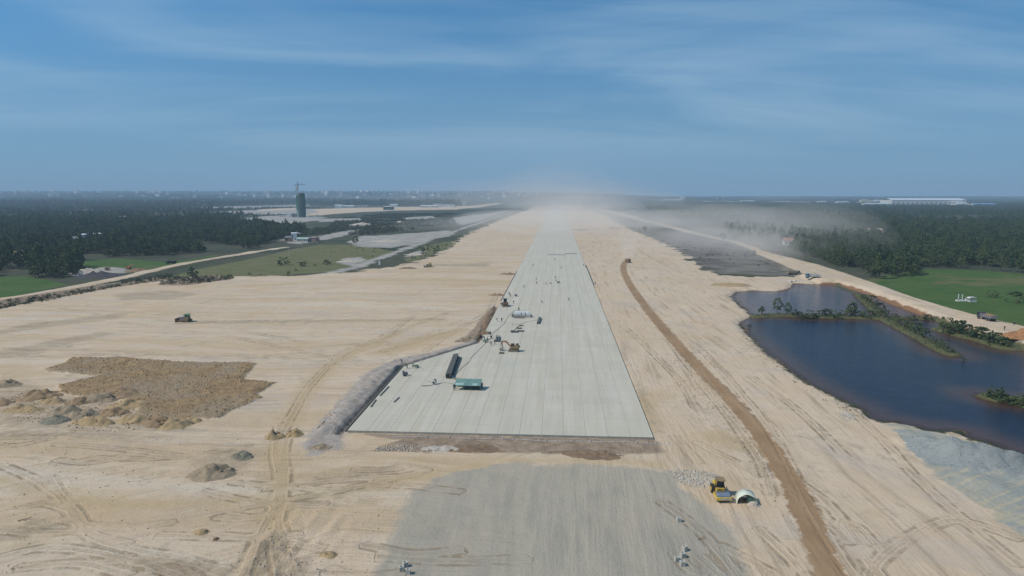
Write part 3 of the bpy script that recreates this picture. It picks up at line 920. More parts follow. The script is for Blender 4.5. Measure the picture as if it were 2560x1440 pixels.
def build_ground():
    ny, nx = shape
    co = np.stack([x, y, gz], 1)
    ATT = {'za': ('sandall', 'olive', 'green'), 'zb': ('grey', 'gravel', 'clod'), 'zc': ('haul', 'ochre', 'dark'),
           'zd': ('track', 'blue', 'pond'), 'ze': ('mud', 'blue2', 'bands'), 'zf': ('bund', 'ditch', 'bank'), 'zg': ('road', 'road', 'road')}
    att = {k: np.stack([SD[q] for q in v], 1).astype(np.float32) for k, v in ATT.items()}
    idx = np.arange(ny * nx).reshape(ny, nx)
    quads = np.stack([idx[:-1, :-1], idx[:-1, 1:], idx[1:, 1:], idx[1:, :-1]], -1).reshape(-1, 4)
    mean = lambda k: SD[k][quads].mean(1)
    zone = np.zeros(len(quads), int)
    names = ['ground', 'sand_ground', 'pond_bed', 'left_embankment_road', 'right_embankment_road', 'gravel_ground', 'gravel_yard', 'rough_fill_ground', 'haul_road', 'grass_field', 'paddy_field']
    for nm, key, lo in (('grass_field', 'olive', 0), ('paddy_field', 'green', 0), ('sand_ground', 'sand', 0), ('left_embankment_road', 'embl', 0), ('right_embankment_road', 'embr', 0),
                        ('pond_bed', 'pond', 1.0), ('gravel_ground', 'gravel', 0), ('gravel_yard', 'blue', 0), ('rough_fill_ground', 'clod', 0), ('haul_road', 'haul', 0)):
        zone[mean(key) > lo] = names.index(nm)
    # drop the ground that lies wholly under the slab
    keep = SD['runway'][quads].min(1) < 1.2
    # smooth normals of the whole sheet, kept on every piece so no seam shows
    for i, nm in enumerate(names):
        q = quads[(zone == i) & keep]
        if not len(q):
            continue
        used, inv = np.unique(q, return_inverse=True)
        inv = inv.reshape(-1, 4)
        me = bpy.data.meshes.new(nm)
        me.vertices.add(len(used))
        me.vertices.foreach_set('co', co[used].astype(np.float32).ravel())
        me.loops.add(inv.size)
        me.loops.foreach_set('vertex_index', inv.astype(np.int32).ravel())
        me.polygons.add(len(inv))
        me.polygons.foreach_set('loop_start', np.arange(0, inv.size, 4, dtype=np.int32))
        me.polygons.foreach_set('loop_total', np.full(len(inv), 4, np.int32))
        me.polygons.foreach_set('use_smooth', np.ones(len(inv), bool))
        me.update(calc_edges=True)
        for k, v in att.items():
            a = me.attributes.new(k, 'FLOAT_VECTOR', 'POINT')
            a.data.foreach_set('vector', v[used].ravel())
        me.normals_split_custom_set_from_vertices(NRM[used])
        me.materials.append(M['ground'])
        o = bpy.data.objects.new(nm, me)
        COL.objects.link(o)
        tag(o, kind='structure')


_gy, _gx = np.gradient(Z2, GY, GX)
NRM = np.stack([-_gx.ravel(), -_gy.ravel(), np.ones(x.size)], 1)
NRM /= np.linalg.norm(NRM, axis=1, keepdims=True)
build_ground()


# ------------------------------------------------------------------ pond water
def build_water():
    m, N, b = new_mat('pond_water')
    g = N.n('ShaderNodeNewGeometry').outputs['Position']
    nl = N.noise(g, 0.03, 4.0, 0.6, 0.5)
    shd = N.attr('shore')[0]
    N.put(b.inputs['Base Color'], N.mix(N.smooth(N.m('ADD', shd, N.m('MULTIPLY', nl, 8.0)), 4.0, 15.0), (0.075, 0.042, 0.030), N.mix(nl, (0.009, 0.013, 0.030), (0.014, 0.017, 0.034))))
    b.inputs['Roughness'].default_value = 0.06
    b.inputs['IOR'].default_value = 1.333
    b.inputs['Transmission Weight'].default_value = 0.0
    gx, gy, _ = N.sep(g)
    w1 = N.noise(N.comb(N.m('MULTIPLY', gx, 0.45), gy, 0.0), 2.4, 4.0, 0.6, 0.4)
    w2 = N.noise(g, 0.22, 3.0, 0.5)
    bm = N.n('ShaderNodeBump')
    bm.inputs['Strength'].default_value = 1.0
    bm.inputs['Distance'].default_value = 0.16
    N.put(bm.inputs['Height'], N.m('ADD', w1, N.m('MULTIPLY', w2, 0.8)))
    N.put(b.inputs['Normal'], bm.outputs[0])
    # the shallow rim lets the brown bed show
    sd = N.attr('shore')[0]
    tr = N.n('ShaderNodeBsdfTransparent')
    tr.inputs[0].default_value = (0.9, 0.72, 0.55, 1)
    ms = N.n('ShaderNodeMixShader')
    N.put(ms.inputs[0], N.smooth(N.m('ADD', sd, N.m('MULTIPLY', nl, 1.0)), 0.2, 3.0, 0.7, 1.0))
    N.put(ms.inputs[1], tr.outputs[0])
    N.put(ms.inputs[2], b.outputs[0])
    out = m.node_tree.nodes['Material Output']
    N.put(out.inputs['Surface'], ms.outputs[0])
    xs = np.arange(min(p[0] for p in ZP['pond']) - 4, max(p[0] for p in ZP['pond']) + 4, 2.5)
    ys = np.arange(min(p[1] for p in ZP['pond']) - 4, max(p[1] for p in ZP['pond']) + 4, 2.5)
    WX, WY = np.meshgrid(xs, ys)
    wx, wy = WX.ravel(), WY.ravel()
    s = sd_poly(wx, wy, ZP['pond'], 30)
    idx = np.arange(wx.size).reshape(WX.shape)
    q = np.stack([idx[:-1, :-1], idx[:-1, 1:], idx[1:, 1:], idx[1:, :-1]], -1).reshape(-1, 4)
    q = q[s[q].max(1) > -2.5]
    used, inv = np.unique(q, return_inverse=True)
    me = bpy.data.meshes.new('pond_water')
    me.from_pydata(np.stack([wx[used], wy[used], np.full(len(used), -0.8)], 1).tolist(), [], inv.reshape(-1, 4).tolist())
    a = me.attributes.new('shore', 'FLOAT_VECTOR', 'POINT')
    bd = np.max([sd_line(wx, wy, qq, w) for qq, w in BUNDS], axis=0)
    ss = np.minimum(s, np.where(bd > -12, -bd, 30.0))[used]
    a.data.foreach_set('vector', np.stack([ss, ss, ss], 1).astype(np.float32).ravel())
    me.materials.append(m)
    o = bpy.data.objects.new('pond_water', me)
    COL.objects.link(o)
    tag(o, kind='structure')


build_water()


# ------------------------------------------------------------------ the concrete strip: slab by slab
def slab_mat():
    m, N, b = new_mat('new_concrete')
    g = N.n('ShaderNodeNewGeometry').outputs['Position']
    rd = N.n('ShaderNodeObjectInfo').outputs['Random']
    gx, gy, _ = N.sep(g)
    st = N.noise(N.comb(N.m('MULTIPLY', gx, 0.55), N.m('MULTIPLY', gy, 0.022), 2.0), 1.0, 4.0, 0.6, 0.2)
    cr = N.noise(N.comb(N.m('MULTIPLY', gx, 0.06), N.m('MULTIPLY', gy, 1.3), 6.0), 1.0, 4.0, 0.6)
    nl = N.noise(g, 0.05, 4.0, 0.6)
    nf = N.noise(g, 3.0, 5.0, 0.65)
    c = N.mix(N.smooth(st, 0.30, 0.70), (0.448, 0.400, 0.305), (0.505, 0.462, 0.378))
    c = N.mix(N.smooth(nl, 0.45, 0.68, 0.0, 0.7), c, (0.455, 0.425, 0.345))
    c = N.mix(N.smooth(cr, 0.5, 0.75, 0.0, 0.35), c, (0.39, 0.385, 0.35))
    c = N.mix(N.smooth(nf, 0.6, 0.8, 0.0, 0.25), c, (0.33, 0.32, 0.29))
    dirt = N.noise(N.comb(N.m('MULTIPLY', gx, 1.6), N.m('MULTIPLY', gy, 0.05), 3.0), 1.0, 5.0, 0.68)
    dp = N.noise(g, 0.028, 5.0, 0.65, 0.8)
    c = N.mix(N.m('MULTIPLY', N.smooth(dirt, 0.50, 0.68), N.smooth(dp, 0.40, 0.62, 0.1, 0.6)), c, (0.375, 0.335, 0.265))
    c = N.mix(N.smooth(N.noise(g, 0.30, 5.0, 0.7, 0.6), 0.58, 0.74, 0.0, 0.45), c, (0.37, 0.35, 0.30))
    k = N.m('ADD', N.m('MULTIPLY', rd, 0.06), 0.97)
    N.put(b.inputs['Base Color'], N.vm('MULTIPLY', c, N.comb(k, k, k)))
    b.inputs['Roughness'].default_value = 0.85
    bm = N.n('ShaderNodeBump')
    bm.inputs['Strength'].default_value = 0.4
    bm.inputs['Distance'].default_value = 0.01
    N.put(bm.inputs['Height'], nf)
    N.put(b.inputs['Normal'], bm.outputs[0])
    return m


M['slab'] = slab_mat()
M['joint'] = simple_mat('joint_concrete', (0.30, 0.285, 0.245), 0.95, vary=0.2)


def build_runway():
    base = MB()
    prof = [FL_A, (XR, YFRONT), (XR, YEND), (XL, YEND), FL_D, FL_C]
    n = len(prof)
    vs = [(a, b, -0.3) for a, b in prof] + [(a, b, 0.318) for a, b in prof]
    base.add(vs, [tuple(range(n, 2 * n))] + [(i, (i + 1) % n, n + (i + 1) % n, n + i) for i in range(n)])
    run = base.build('runway', M['joint'])
    tag(run, kind='structure')
    lanes = 10
    lw = (XR - XL) / lanes
    rows = [YFRONT]
    while rows[-1] < FL_D[1] + 62:
        rows.append(rows[-1] + 5.2)
    rows = sorted(rows + [FL_C[1], FL_D[1]])
    rows = [r for i, r in enumerate(rows) if i == 0 or r - rows[i - 1] > 0.4 or r in (FL_C[1], FL_D[1])]
    gap = 0.03
    gy0 = 0.014
    far = MB()
    count = 0
    k0 = int(math.floor((FL_A[0] - XL) / lw)) - 1
    for j in range(len(rows) - 1):
        y0, y1 = rows[j] + gy0, rows[j + 1] - gy0
        for k in range(k0, lanes):
            a, b_ = XL + k * lw + gap, XL + (k + 1) * lw - gap
            l0, l1 = xleft(y0) + gap, xleft(y1) + gap
            if b_ <= min(l0, l1) + 0.1:
                continue
            pts = [(max(a, l0), y0), (b_, y0), (b_, y1), (max(a, l1), y1)]
            if l0 < b_ < l1:                       # the edge leaves through the right side
                t = (b_ - l0) / (l1 - l0)
                pts = [(max(a, l0), y0), (b_, y0), (b_, y0 + t * (y1 - y0))]
                if a > l0:
                    pts.append((a, y0 + (a - l0) / (l1 - l0) * (y1 - y0)))
            elif l0 < a < l1:
                t = (a - l0) / (l1 - l0)
                pts = [(a, y0), (b_, y0), (b_, y1), (l1, y1), (a, y0 + t * (y1 - y0))]
            n = len(pts)
            dz = random.uniform(-0.004, 0.004)
            mb = MB()
            mb.add([(p, q, 0.30) for p, q in pts] + [(p, q, 0.35 + dz) for p, q in pts],
                   [tuple(range(n, 2 * n))] + [(i, (i + 1) % n, n + (i + 1) % n, n + i) for i in range(n)])
            if count < 300:
                mb.build('slab', M['slab'], run)
                count += 1
            else:
                far.add(mb.v, mb.f)
    # farther on the joints across no longer read: whole lanes in long lifts
    yy = rows[-1]
    while yy < YEND - 1:
        y1 = min(yy + 60, YEND)
        for k in range(lanes):
            a, b_ = XL + k * lw + 0.05, XL + (k + 1) * lw - 0.05
            far.box(((a + b_) / 2, (yy + y1) / 2, 0.325 + random.uniform(-.003, .003)), (b_ - a, y1 - yy - 0.1, 0.05))
        yy = y1
    tag(far.build('slab_field', M['slab'], run), kind='stuff')
    print('slabs', count)


build_runway()

# ------------------------------------------------------------------ machines
def stadium(L, h, n=6):
    r = h / 2
    pts = []
    for k in range(n + 1):
        t = -math.pi / 2 + math.pi * k / n
        pts.append((L / 2 - r + r * math.cos(t), r + r * math.sin(t)))
    for k in range(n + 1):
        t = math.pi / 2 + math.pi * k / n
        pts.append((-L / 2 + r + r * math.cos(t), r + r * math.sin(t)))
    return pts


def road_roller(loc, rz):
    t = thing('road_roller', 'yellow single-drum road roller parked beside the arched tarp shelter', 'road roller', loc, rz)
    d = MB().cyl((0, -1.06, 0.78), (0, 1.06, 0.78), 0.78, 32).build('drum', M['drum_steel'], t, bevel=0.03)
    for s in (-1, 1):
        MB().ring((0, s * 1.06, 0.78), (0, s * 1.08, 0.78), 0.5, 0.3, 16).build('hub', M['steel'], d)
    fr = MB()
    fr.box((1.02, 0, 0.78), (0.26, 2.56, 0.5))
    fr.box((-1.0, 0, 0.85), (0.25, 2.56, 0.5))
    for s in (-1, 1):
        fr.box((0.0, s * 1.2, 0.82), (1.8, 0.16, 0.42))
    fo = fr.build('front_frame', M['yellow'], t, bevel=0.03)
    MB().box((1.156, 0.22, 0.78), (0.012, 1.6, 0.26)).build('name_plate', M['dirty_white'], fo)
    MB().box((1.166, 0.22, 0.78), (0.01, 1.45, 0.045)).build('plate_line', M['roof_grey'], fo)
    rear = MB()
    rear.box((-2.9, 0, 1.02), (2.6, 1.15, 0.75))
    rear.box((-3.7, 0, 1.6), (1.5, 1.25, 0.6), top=(0.9, 0.92))
    rear.box((-1.55, 0, 1.35), (0.5, 1.35, 0.5))
    ho = rear.build('body', M['yellow'], t, bevel=0.05)
    MB().box((-1.29, 0, 1.38), (0.02, 0.95, 0.14)).build('lettering', M['black'], ho)
    for s in (-0.42, -0.2, 0.0, 0.16, 0.38):
        MB().box((-1.272, s, 1.38), (0.012, 0.03, 0.16)).build('lettering_gap', M['yellow'], ho)
    cab = MB()
    for sx in (-1.55, -2.75):
        for sy in (-0.58, 0.58):
            cab.box((sx, sy, 2.15), (0.08, 0.08, 1.5))
    cab.box((-2.15, 0, 1.5), (1.25, 1.25, 0.16))
    ca = cab.build('cab_frame', M['black'], t)
    MB().box((-1.53, 0, 2.25), (0.04, 1.06, 0.95)).build('windscreen', M['glass'], ca)
    MB().box((-2.2, 0, 2.0), (0.5, 0.5, 0.7)).box((-2.5, 0, 2.3), (0.12, 0.5, 0.6)).build('seat', M['black'], ca)
    roof = MB().prism([(-1.25, 2.86), (-1.22, 2.98), (-1.5, 3.08), (-2.8, 3.08), (-3.05, 2.98), (-3.02, 2.86)], -0.8, 0.8)
    roof.build('canopy_roof', M['ochre_paint'], t, bevel=0.06)
    for s in (-1, 1):
        w = MB().cyl((-3.3, s * 0.62, 0.78), (-3.3, s * 1.12, 0.78), 0.78, 22)
        wo = w.build('wheel', M['black'], t, bevel=0.06)
        MB().cyl((-3.3, s * 1.1, 0.78), (-3.3, s * 1.14, 0.78), 0.42, 16).build('rim', M['yellow'], wo)
        MB().box((-1.25, s * 0.95, 1.75), (0.05, 0.2, 0.3)).build('mirror', M['black'], t)
    return t


def arch_shelter(loc, rz):
    t = thing('arched_shelter', 'low arched shelter of pale tarp with a dark green panel inside', 'tent', loc, rz)
    n = 16
    sh = MB()
    L = 2.4
    for k in range(n + 1):
        a = math.pi * k / n
        for rr in (1.0, 0.97):
            for yy in (0.0, L):
                sag = 0.05 * math.sin(5 * a + yy * 2)
                sh.v.append((1.75 * rr * math.cos(a), yy, (1.85 + sag) * rr * math.sin(a) ** 0.8))
    for k in range(n):
        i, j = 4 * k, 4 * (k + 1)
        sh.f += [(i, i + 1, j + 1, j), (i + 2, j + 2, j + 3, i + 3), (i, j, j + 2, i + 2), (i + 1, i + 3, j + 3, j + 1)]
    sh.build('tarp_cover', M['tarp_pale'], t, smooth=True)
    bk = MB()
    pts = [(1.68 * math.cos(math.pi * k / n), 1.78 * math.sin(math.pi * k / n) ** 0.8) for k in range(n + 1)]
    bk.prism(pts, L - 0.15, L - 0.1)
    bk.build('back_canvas', M['tarp_tan'], t)
    gp = [(q[0], q[1]) for q in pts if q[0] > 0.1]
    MB().prism([(0.1, 0.35)] + gp + [(0.1, 1.75)], 0.25, 0.3).build('green_panel', M['tarp_green'], t)
    for px in (-1.0, -0.85, 0.0):
        MB().cyl((px, 0.5, 0), (px, 0.5, 1.4), 0.035, 6).build('pole', M['wood'], t)
    MB().box((-0.45, 0.55, 1.25), (0.75, 0.05, 0.25)).build('hanging_cloth', M['dirty_white'], t)
    return t


def culvert_block(loc, rz, label, group, s=1.0):
    mb = MB()
    a, h, n = 0.30 * s, 0.62 * s, 12
    for z, flip in ((0.0, True), (h, False)):
        k = len(mb.v)
        mb.v += [(-a, -a, z), (a, -a, z), (a, a, z), (-a, a, z)]
        for i in range(n):
            t = 2 * math.pi * (i + 0.5) / n - 3 * math.pi / 4
            mb.v.append((0.17 * s * math.cos(t), 0.17 * s * math.sin(t), z))
        for c in range(4):
            seg = [k + 4 + (c * 3 + i - 1) % n for i in range(4)]
            f = [k + c, k + (c + 1) % 4] + seg[::-1]
            mb.f.append(tuple(f[::-1] if flip else f))
    k = 4 + n
    for c in range(4):
        mb.f.append((c, (c + 1) % 4, k + (c + 1) % 4, k + c))
    for i in range(n):
        j = (i + 1) % n
        mb.f.append((4 + j, 4 + i, k + 4 + i, k + 4 + j))
    mb.cyl((0, 0, 0.02), (0, 0, 0.06), 0.169 * s, 12)
    o = mb.build('concrete_block', M['concrete_dark'])
    o.location, o.rotation_euler = loc, (0, 0, rz)
    return tag(o, label, 'concrete block', group)


def excavator(name, label, loc, rz, paint, sc=1.0, fold=False):
    t = thing(name, label, 'excavator', loc, rz)
    for s in (-1, 1):
        tr = MB().prism(stadium(3.3, 0.78), s * 1.0 - 0.28, s * 1.0 + 0.28).build('track', M['track_steel'], t)
        for k in range(4):
            xx = -1.05 + 0.7 * k
            MB().cyl((xx, s * 1.29 - 0.01, 0.32), (xx, s * 1.29 + 0.02, 0.32), 0.2, 10).build('roller', M['steel'], tr)
    MB().box((0, 0, 0.62), (1.6, 1.5, 0.45)).cyl((0, 0, 0.8), (0, 0, 1.0), 0.6, 16).build('undercarriage', M['track_steel'], t)
    body = MB().box((0.35, 0, 1.45), (2.7, 2.2, 0.75))
    body.prism([(0.6, 1.8), (1.75, 1.8), (1.95, 1.4), (1.85, 1.05), (1.6, 1.0), (1.5, 2.15), (0.6, 2.2)], -1.08, 1.08)
    body.build('house', paint, t, bevel=0.05)
    cabm = MB().prism([(-0.95, 1.05), (-1.0, 1.9), (-0.75, 2.75), (0.35, 2.8), (0.4, 1.05)], -1.08, -0.22)
    c = cabm.build('cab', paint, t, bevel=0.04)
    MB().prism([(-0.8, 1.95), (-0.62, 2.6), (0.2, 2.65), (0.22, 1.95)], -1.1, -1.085).build('side_window', M['glass'], c)
    MB().box((-0.9, -0.65, 2.25), (0.03, 0.7, 0.8), ry=0.28).build('windscreen', M['glass'], c)
    boom = [(-0.55, 1.35), (-0.85, 1.4), (-2.0, 3.0), (-2.7, 3.35), (-4.1, 3.0), (-4.12, 2.75), (-2.7, 2.9), (-2.15, 2.6), (-1.1, 1.2)]
    MB().prism(boom, -0.02, 0.42).build('boom', M['orange_paint'] if paint is not M['yellow'] else paint, t)
    MB().prism([(-3.85, 3.35), (-4.2, 3.3), (-4.15, 2.6), (-3.75, 0.95), (-3.5, 0.95), (-3.72, 2.4)], 0.02, 0.38).build('stick', paint, t)
    MB().prism([(-3.4, 1.15), (-3.45, 0.7), (-3.55, 0.12), (-4.3, 0.02), (-4.65, 0.3), (-4.6, 0.75), (-4.1, 0.85), (-3.8, 1.0)], -0.32, 0.72).build('bucket', M['steel'] if not fold else paint, t)
    MB().cyl((-1.0, 0.2, 1.25), (-2.2, 0.2, 2.5), 0.09, 8).cyl((-2.3, 0.2, 3.35), (-3.9, 0.2, 3.4), 0.08, 8).cyl((-4.2, 0.2, 2.7), (-4.35, 0.2, 1.0), 0.07, 8).build('hydraulic_ram', M['steel'], t)
    MB().cyl((1.0, 0.5, 2.1), (1.0, 0.5, 2.7), 0.07, 8).box((1.2, 0.4, 2.3), (0.7, 0.9, 0.3)).build('exhaust', M['black'], t)
    t.scale = (sc, sc, sc)
    return t


def bulldozer(label, loc, rz, paint, roofm, sc=1.0):
    t = thing('bulldozer', label, 'bulldozer', loc, rz)
    for s in (-1, 1):
        tr = MB().prism([(-1.75, 0.45), (-1.5, 0.1), (1.3, 0.05), (1.75, 0.35), (1.75, 0.7), (1.4, 1.0), (-1.4, 0.98), (-1.75, 0.75)], s * 1.0 - 0.27, s * 1.0 + 0.27).build('track', M['track_steel'], t)
        MB().box((0, s * 1.3, 0.5), (2.5, 0.06, 0.25)).build('track_frame', paint, tr)
        MB().box((-1.4, s * 1.38, 0.5), (2.5, 0.14, 0.2), ry=0.0).build('push_arm', M['brown_paint'], t)
    MB().box((-0.75, 0, 1.3), (1.9, 1.15, 0.85), top=(0.95, 0.85)).build('hood', M['roof_grey'], t, bevel=0.05)
    MB().box((0.95, 0, 1.25), (1.5, 1.7, 0.75)).build('body', M['ochre_paint'], t, bevel=0.05)
    c = MB()
    for sx in (0.2, 1.5):
        for sy in (-0.7, 0.7):
            c.box((sx, sy, 2.1), (0.1, 0.1, 1.1))
    c.box((0.85, 0, 1.95), (1.2, 1.3, 0.65))
    cb = c.build('cab', roofm, t)
    MB().prism([(-0.1, 2.6), (0.1, 2.75), (1.0, 2.85), (1.75, 2.72), (1.85, 2.6)], -0.95, 0.95).build('canopy_roof', roofm, t)
    MB().box((0.22, 0, 2.25), (0.04, 1.1, 0.55)).build('windscreen', M['glass'], cb)
    MB().cyl((-0.6, 0.25, 1.7), (-0.6, 0.25, 2.75), 0.06, 8).build('exhaust', M['black'], t)
    bl = [(-2.95, 0.05), (-2.75, 0.02), (-2.6, 0.45), (-2.62, 0.9), (-2.8, 1.3), (-2.95, 1.3), (-2.8, 0.9), (-2.76, 0.45)]
    MB().prism(bl, -1.75, 1.75).build('blade', M['brown_paint'], t)
    MB().prism([(1.75, 0.8), (2.5, 1.1), (2.6, 0.2), (2.4, 0.25), (2.3, 0.9), (1.75, 0.6)], -0.25, 0.25).build('ripper', M['track_steel'], t)
    t.scale = (sc, sc, sc)
    return t


def dump_truck(name, label, loc, rz, cabm, bedm, loadm=None, sc=1.0, group=None):
    t = thing(name, label, 'truck', loc, rz, group)          # the cab points along +X
    MB().box((0, 0, 0.85), (7.6, 0.9, 0.3)).build('chassis', M['black'], t)
    c = MB().prism([(2.2, 0.75), (3.85, 0.75), (3.9, 1.6), (3.65, 2.75), (2.3, 2.8), (2.2, 2.6)], -1.2, 1.2).build('cab', cabm, t, bevel=0.06)
    MB().box((3.78, 0, 2.1), (0.03, 2.1, 0.85), ry=-0.22).build('windscreen', M['glass'], c)
    for s in (-1, 1):
        MB().prism([(2.6, 1.75), (3.62, 1.75), (3.5, 2.5), (2.65, 2.5)], s * 1.21 - 0.01, s * 1.21 + 0.01).build('side_window', M['glass'], c)
        for xx in (2.95, -1.5, -2.75):
            w = MB().cyl((xx, s * 0.8, 0.52), (xx, s * 1.22, 0.52), 0.52, 14).build('wheel', M['black'], t)
            MB().cyl((xx, s * 1.2, 0.52), (xx, s * 1.24, 0.52), 0.26, 10).build('rim', M['steel'], w)
    b = MB()
    b.box((-1.0, 0, 1.2), (5.8, 2.4, 0.16))
    for s in (-1, 1):
        b.box((-1.0, s * 1.2, 1.75), (5.8, 0.1, 1.2))
        for k in range(6):
            b.box((-3.6 + k * 1.05, s * 1.28, 1.75), (0.12, 0.07, 1.15))
    b.box((1.9, 0, 1.85), (0.12, 2.5, 1.4))
    b.box((-3.85, 0, 1.7), (0.1, 2.3, 1.05))
    b.build('bed', bedm, t)
    if loadm:
        n, mb = 9, MB()
        for i in range(n):
            for j in range(n):
                u, v = i / (n - 1), j / (n - 1)
                mb.v.append((-3.75 + 5.5 * u, -1.13 + 2.26 * v, 1.9 + 0.75 * math.sin(math.pi * u) ** 0.7 * math.sin(math.pi * v) ** 0.7 + random.uniform(-0.05, 0.05)))
        mb.f = [(i * n + j, (i + 1) * n + j, (i + 1) * n + j + 1, i * n + j + 1) for i in range(n - 1) for j in range(n - 1)]
        mb.build('soil_load', loadm, t, smooth=True)
    t.scale = (sc, sc, sc)
    return t


def wheel_loader(label, loc, rz, paint):
    t = thing('wheel_loader', label, 'loader', loc, rz)          # bucket along +X
    MB().box((-1.2, 0, 1.35), (2.4, 1.5, 0.9), top=(0.92, 0.9)).box((0.6, 0, 1.0), (1.6, 1.0, 0.6)).build('body', paint, t, bevel=0.05)
    c = MB().prism([(-0.5, 1.7), (-0.45, 3.05), (0.55, 3.05), (0.75, 1.7)], -0.72, 0.72).build('cab', paint, t, bevel=0.05)
    MB().box((0.69, 0, 2.4), (0.03, 1.15, 0.95), ry=-0.1).build('windscreen', M['glass'], c)
    MB().box((0.05, 0, 3.12), (1.35, 1.7, 0.12)).build('roof', M['black'], c)
    for sx in (-1.55, 1.15):
        for s in (-1, 1):
            w = MB().cyl((sx, s * 0.75, 0.72), (sx, s * 1.28, 0.72), 0.72, 16).build('wheel', M['black'], t)
            MB().cyl((sx, s * 1.26, 0.72), (sx, s * 1.31, 0.72), 0.36, 12).build('rim', paint, w)
    for s in (-1, 1):
        MB().prism([(0.6, 1.7), (0.8, 1.9), (2.3, 0.75), (2.2, 0.5)], s * 0.5 - 0.08, s * 0.5 + 0.08).build('lift_arm', paint, t)
    MB().prism([(2.2, 0.1), (3.2, 0.05), (3.25, 0.12), (2.5, 0.35), (2.35, 1.0), (2.75, 1.3), (2.6, 1.4), (2.15, 1.05)], -1.3, 1.3).build('bucket', M['track_steel'], t)
    return t


def concrete_paver(loc, rz):
    t = thing('concrete_paver', 'white concrete paving machine standing on the pale strip', 'paving machine', loc, rz)
    MB().box((0.0, 0, 1.45), (4.2, 1.5, 1.1)).build('tank', M['white'], t, bevel=0.12)
    MB().box((0.6, -0.77, 1.5), (0.5, 0.04, 0.45)).build('hatch', M['roof_grey'], t)
    MB().box((3.0, 0.1, 1.3), (1.6, 1.3, 0.9)).box((3.1, 0.1, 1.9), (0.9, 0.9, 0.35)).build('engine_box', M['white'], t, bevel=0.06)
    f = MB()
    for s in (-1, 1):
        f.box((0.8, s * 0.9, 0.75), (7.6, 0.14, 0.18))
        for xx in (-2.8, -0.5, 2.0, 4.4):
            f.box((xx, s * 0.9, 0.55), (0.12, 0.12, 0.9))
    f.box((0.8, -1.6, 0.35), (8.4, 0.25, 0.2))
    f.build('frame', M['steel'], t)
    for xx in (-2.8, 4.4):
        for s in (-1, 1):
            MB().cyl((xx, s * 0.9 - 0.1, 0.3), (xx, s * 0.9 + 0.1, 0.3), 0.3, 12).build('wheel', M['black'], t)
    rl = MB()
    for xx in np.linspace(-2.2, 2.1, 7):
        rl.cyl((xx, -0.72, 2.0), (xx, -0.72, 2.5), 0.025, 5)
    rl.cyl((-2.2, -0.72, 2.5), (2.1, -0.72, 2.5), 0.025, 5)
    rl.build('handrail', M['steel'], t)
    g = MB()
    for k in range(7):
        g.box((-1.8 + k * 0.55, -2.8, 0.5), (0.06, 0.9, 0.9))
    g.box((-0.1, -2.8, 0.08), (4.2, 1.1, 0.12))
    g.box((-0.1, -2.4, 0.95), (3.6, 0.08, 0.08)).box((-0.1, -3.2, 0.95), (3.6, 0.08, 0.08))
    g.build('screed_cage', M['steel'], t)
    MB().prism([(-3.4, 0.6), (-2.3, 1.9), (-2.2, 1.75), (-3.1, 0.5)], -0.35, 0.35).build('chute', M['steel'], t)
    return t


def teal_shed(loc, rz):
    t = thing('work_shelter', 'low site shelter with teal sheet roof on the concrete strip', 'shelter', loc, rz)
    wid, dep, hf, hb = 6.4, 2.9, 1.25, 2.05
    sl = math.atan2(hb - hf, dep)
    for k in range(6):
        cx = -wid / 2 + wid * (k + 0.5) / 6
        o = MB()
        seg = 5
        for i in range(seg):
            px = cx - wid / 12 + wid / 6 * (i + 0.5) / seg
            o.box((px, 0, (hf + hb) / 2 + 0.012 * (i % 2) + 0.006 * (k % 2)), (wid / 6 / seg + 0.005, dep / math.cos(sl) + 0.3, 0.02), rx=sl)
        o.build('roof_sheet', M['teal_sheet'], t)
    for cx, ww in ((-2.05, 2.0), (1.75, 1.15)):
        MB().box((cx, -0.95, hf + 0.17), (ww, 1.0, 0.02), rx=sl).build('roof_patch', M['teal_pale'], t)
    MB().box((0, dep / 2 + 0.12, hb + 0.02), (wid, 0.12, 0.05)).build('ridge_strip', M['teal_pale'], t)
    for sx in (-3.1, -1.0, 1.05, 3.1):
        for sy, hh in ((-1.4, hf), (1.4, hb)):
            MB().cyl((sx, sy, 0), (sx, sy, hh - 0.03), 0.035, 6).build('post', M['steel'], t)
    for sy, hh in ((-1.4, hf - 0.06), (1.4, hb - 0.06)):
        MB().cyl((-3.1, sy, hh), (3.1, sy, hh), 0.03, 6).build('rail', M['steel'], t)
    MB().box((0, 1.44, 1.0), (6.0, 0.03, 1.9)).build('back_sheet', M['tarp_green'], t)
    MB().box((3.15, 0.1, 0.75), (0.03, 2.6, 1.1)).build('end_sheet', M['tarp_green'], t)
    b = MB().box((0.9, 0.5, 0.55), (3.4, 0.8, 0.06))
    for sx in (-0.7, 2.5):
        b.box((sx, 0.5, 0.26), (0.06, 0.7, 0.52))
    b.build('bench', M['wood'], t)
    return t


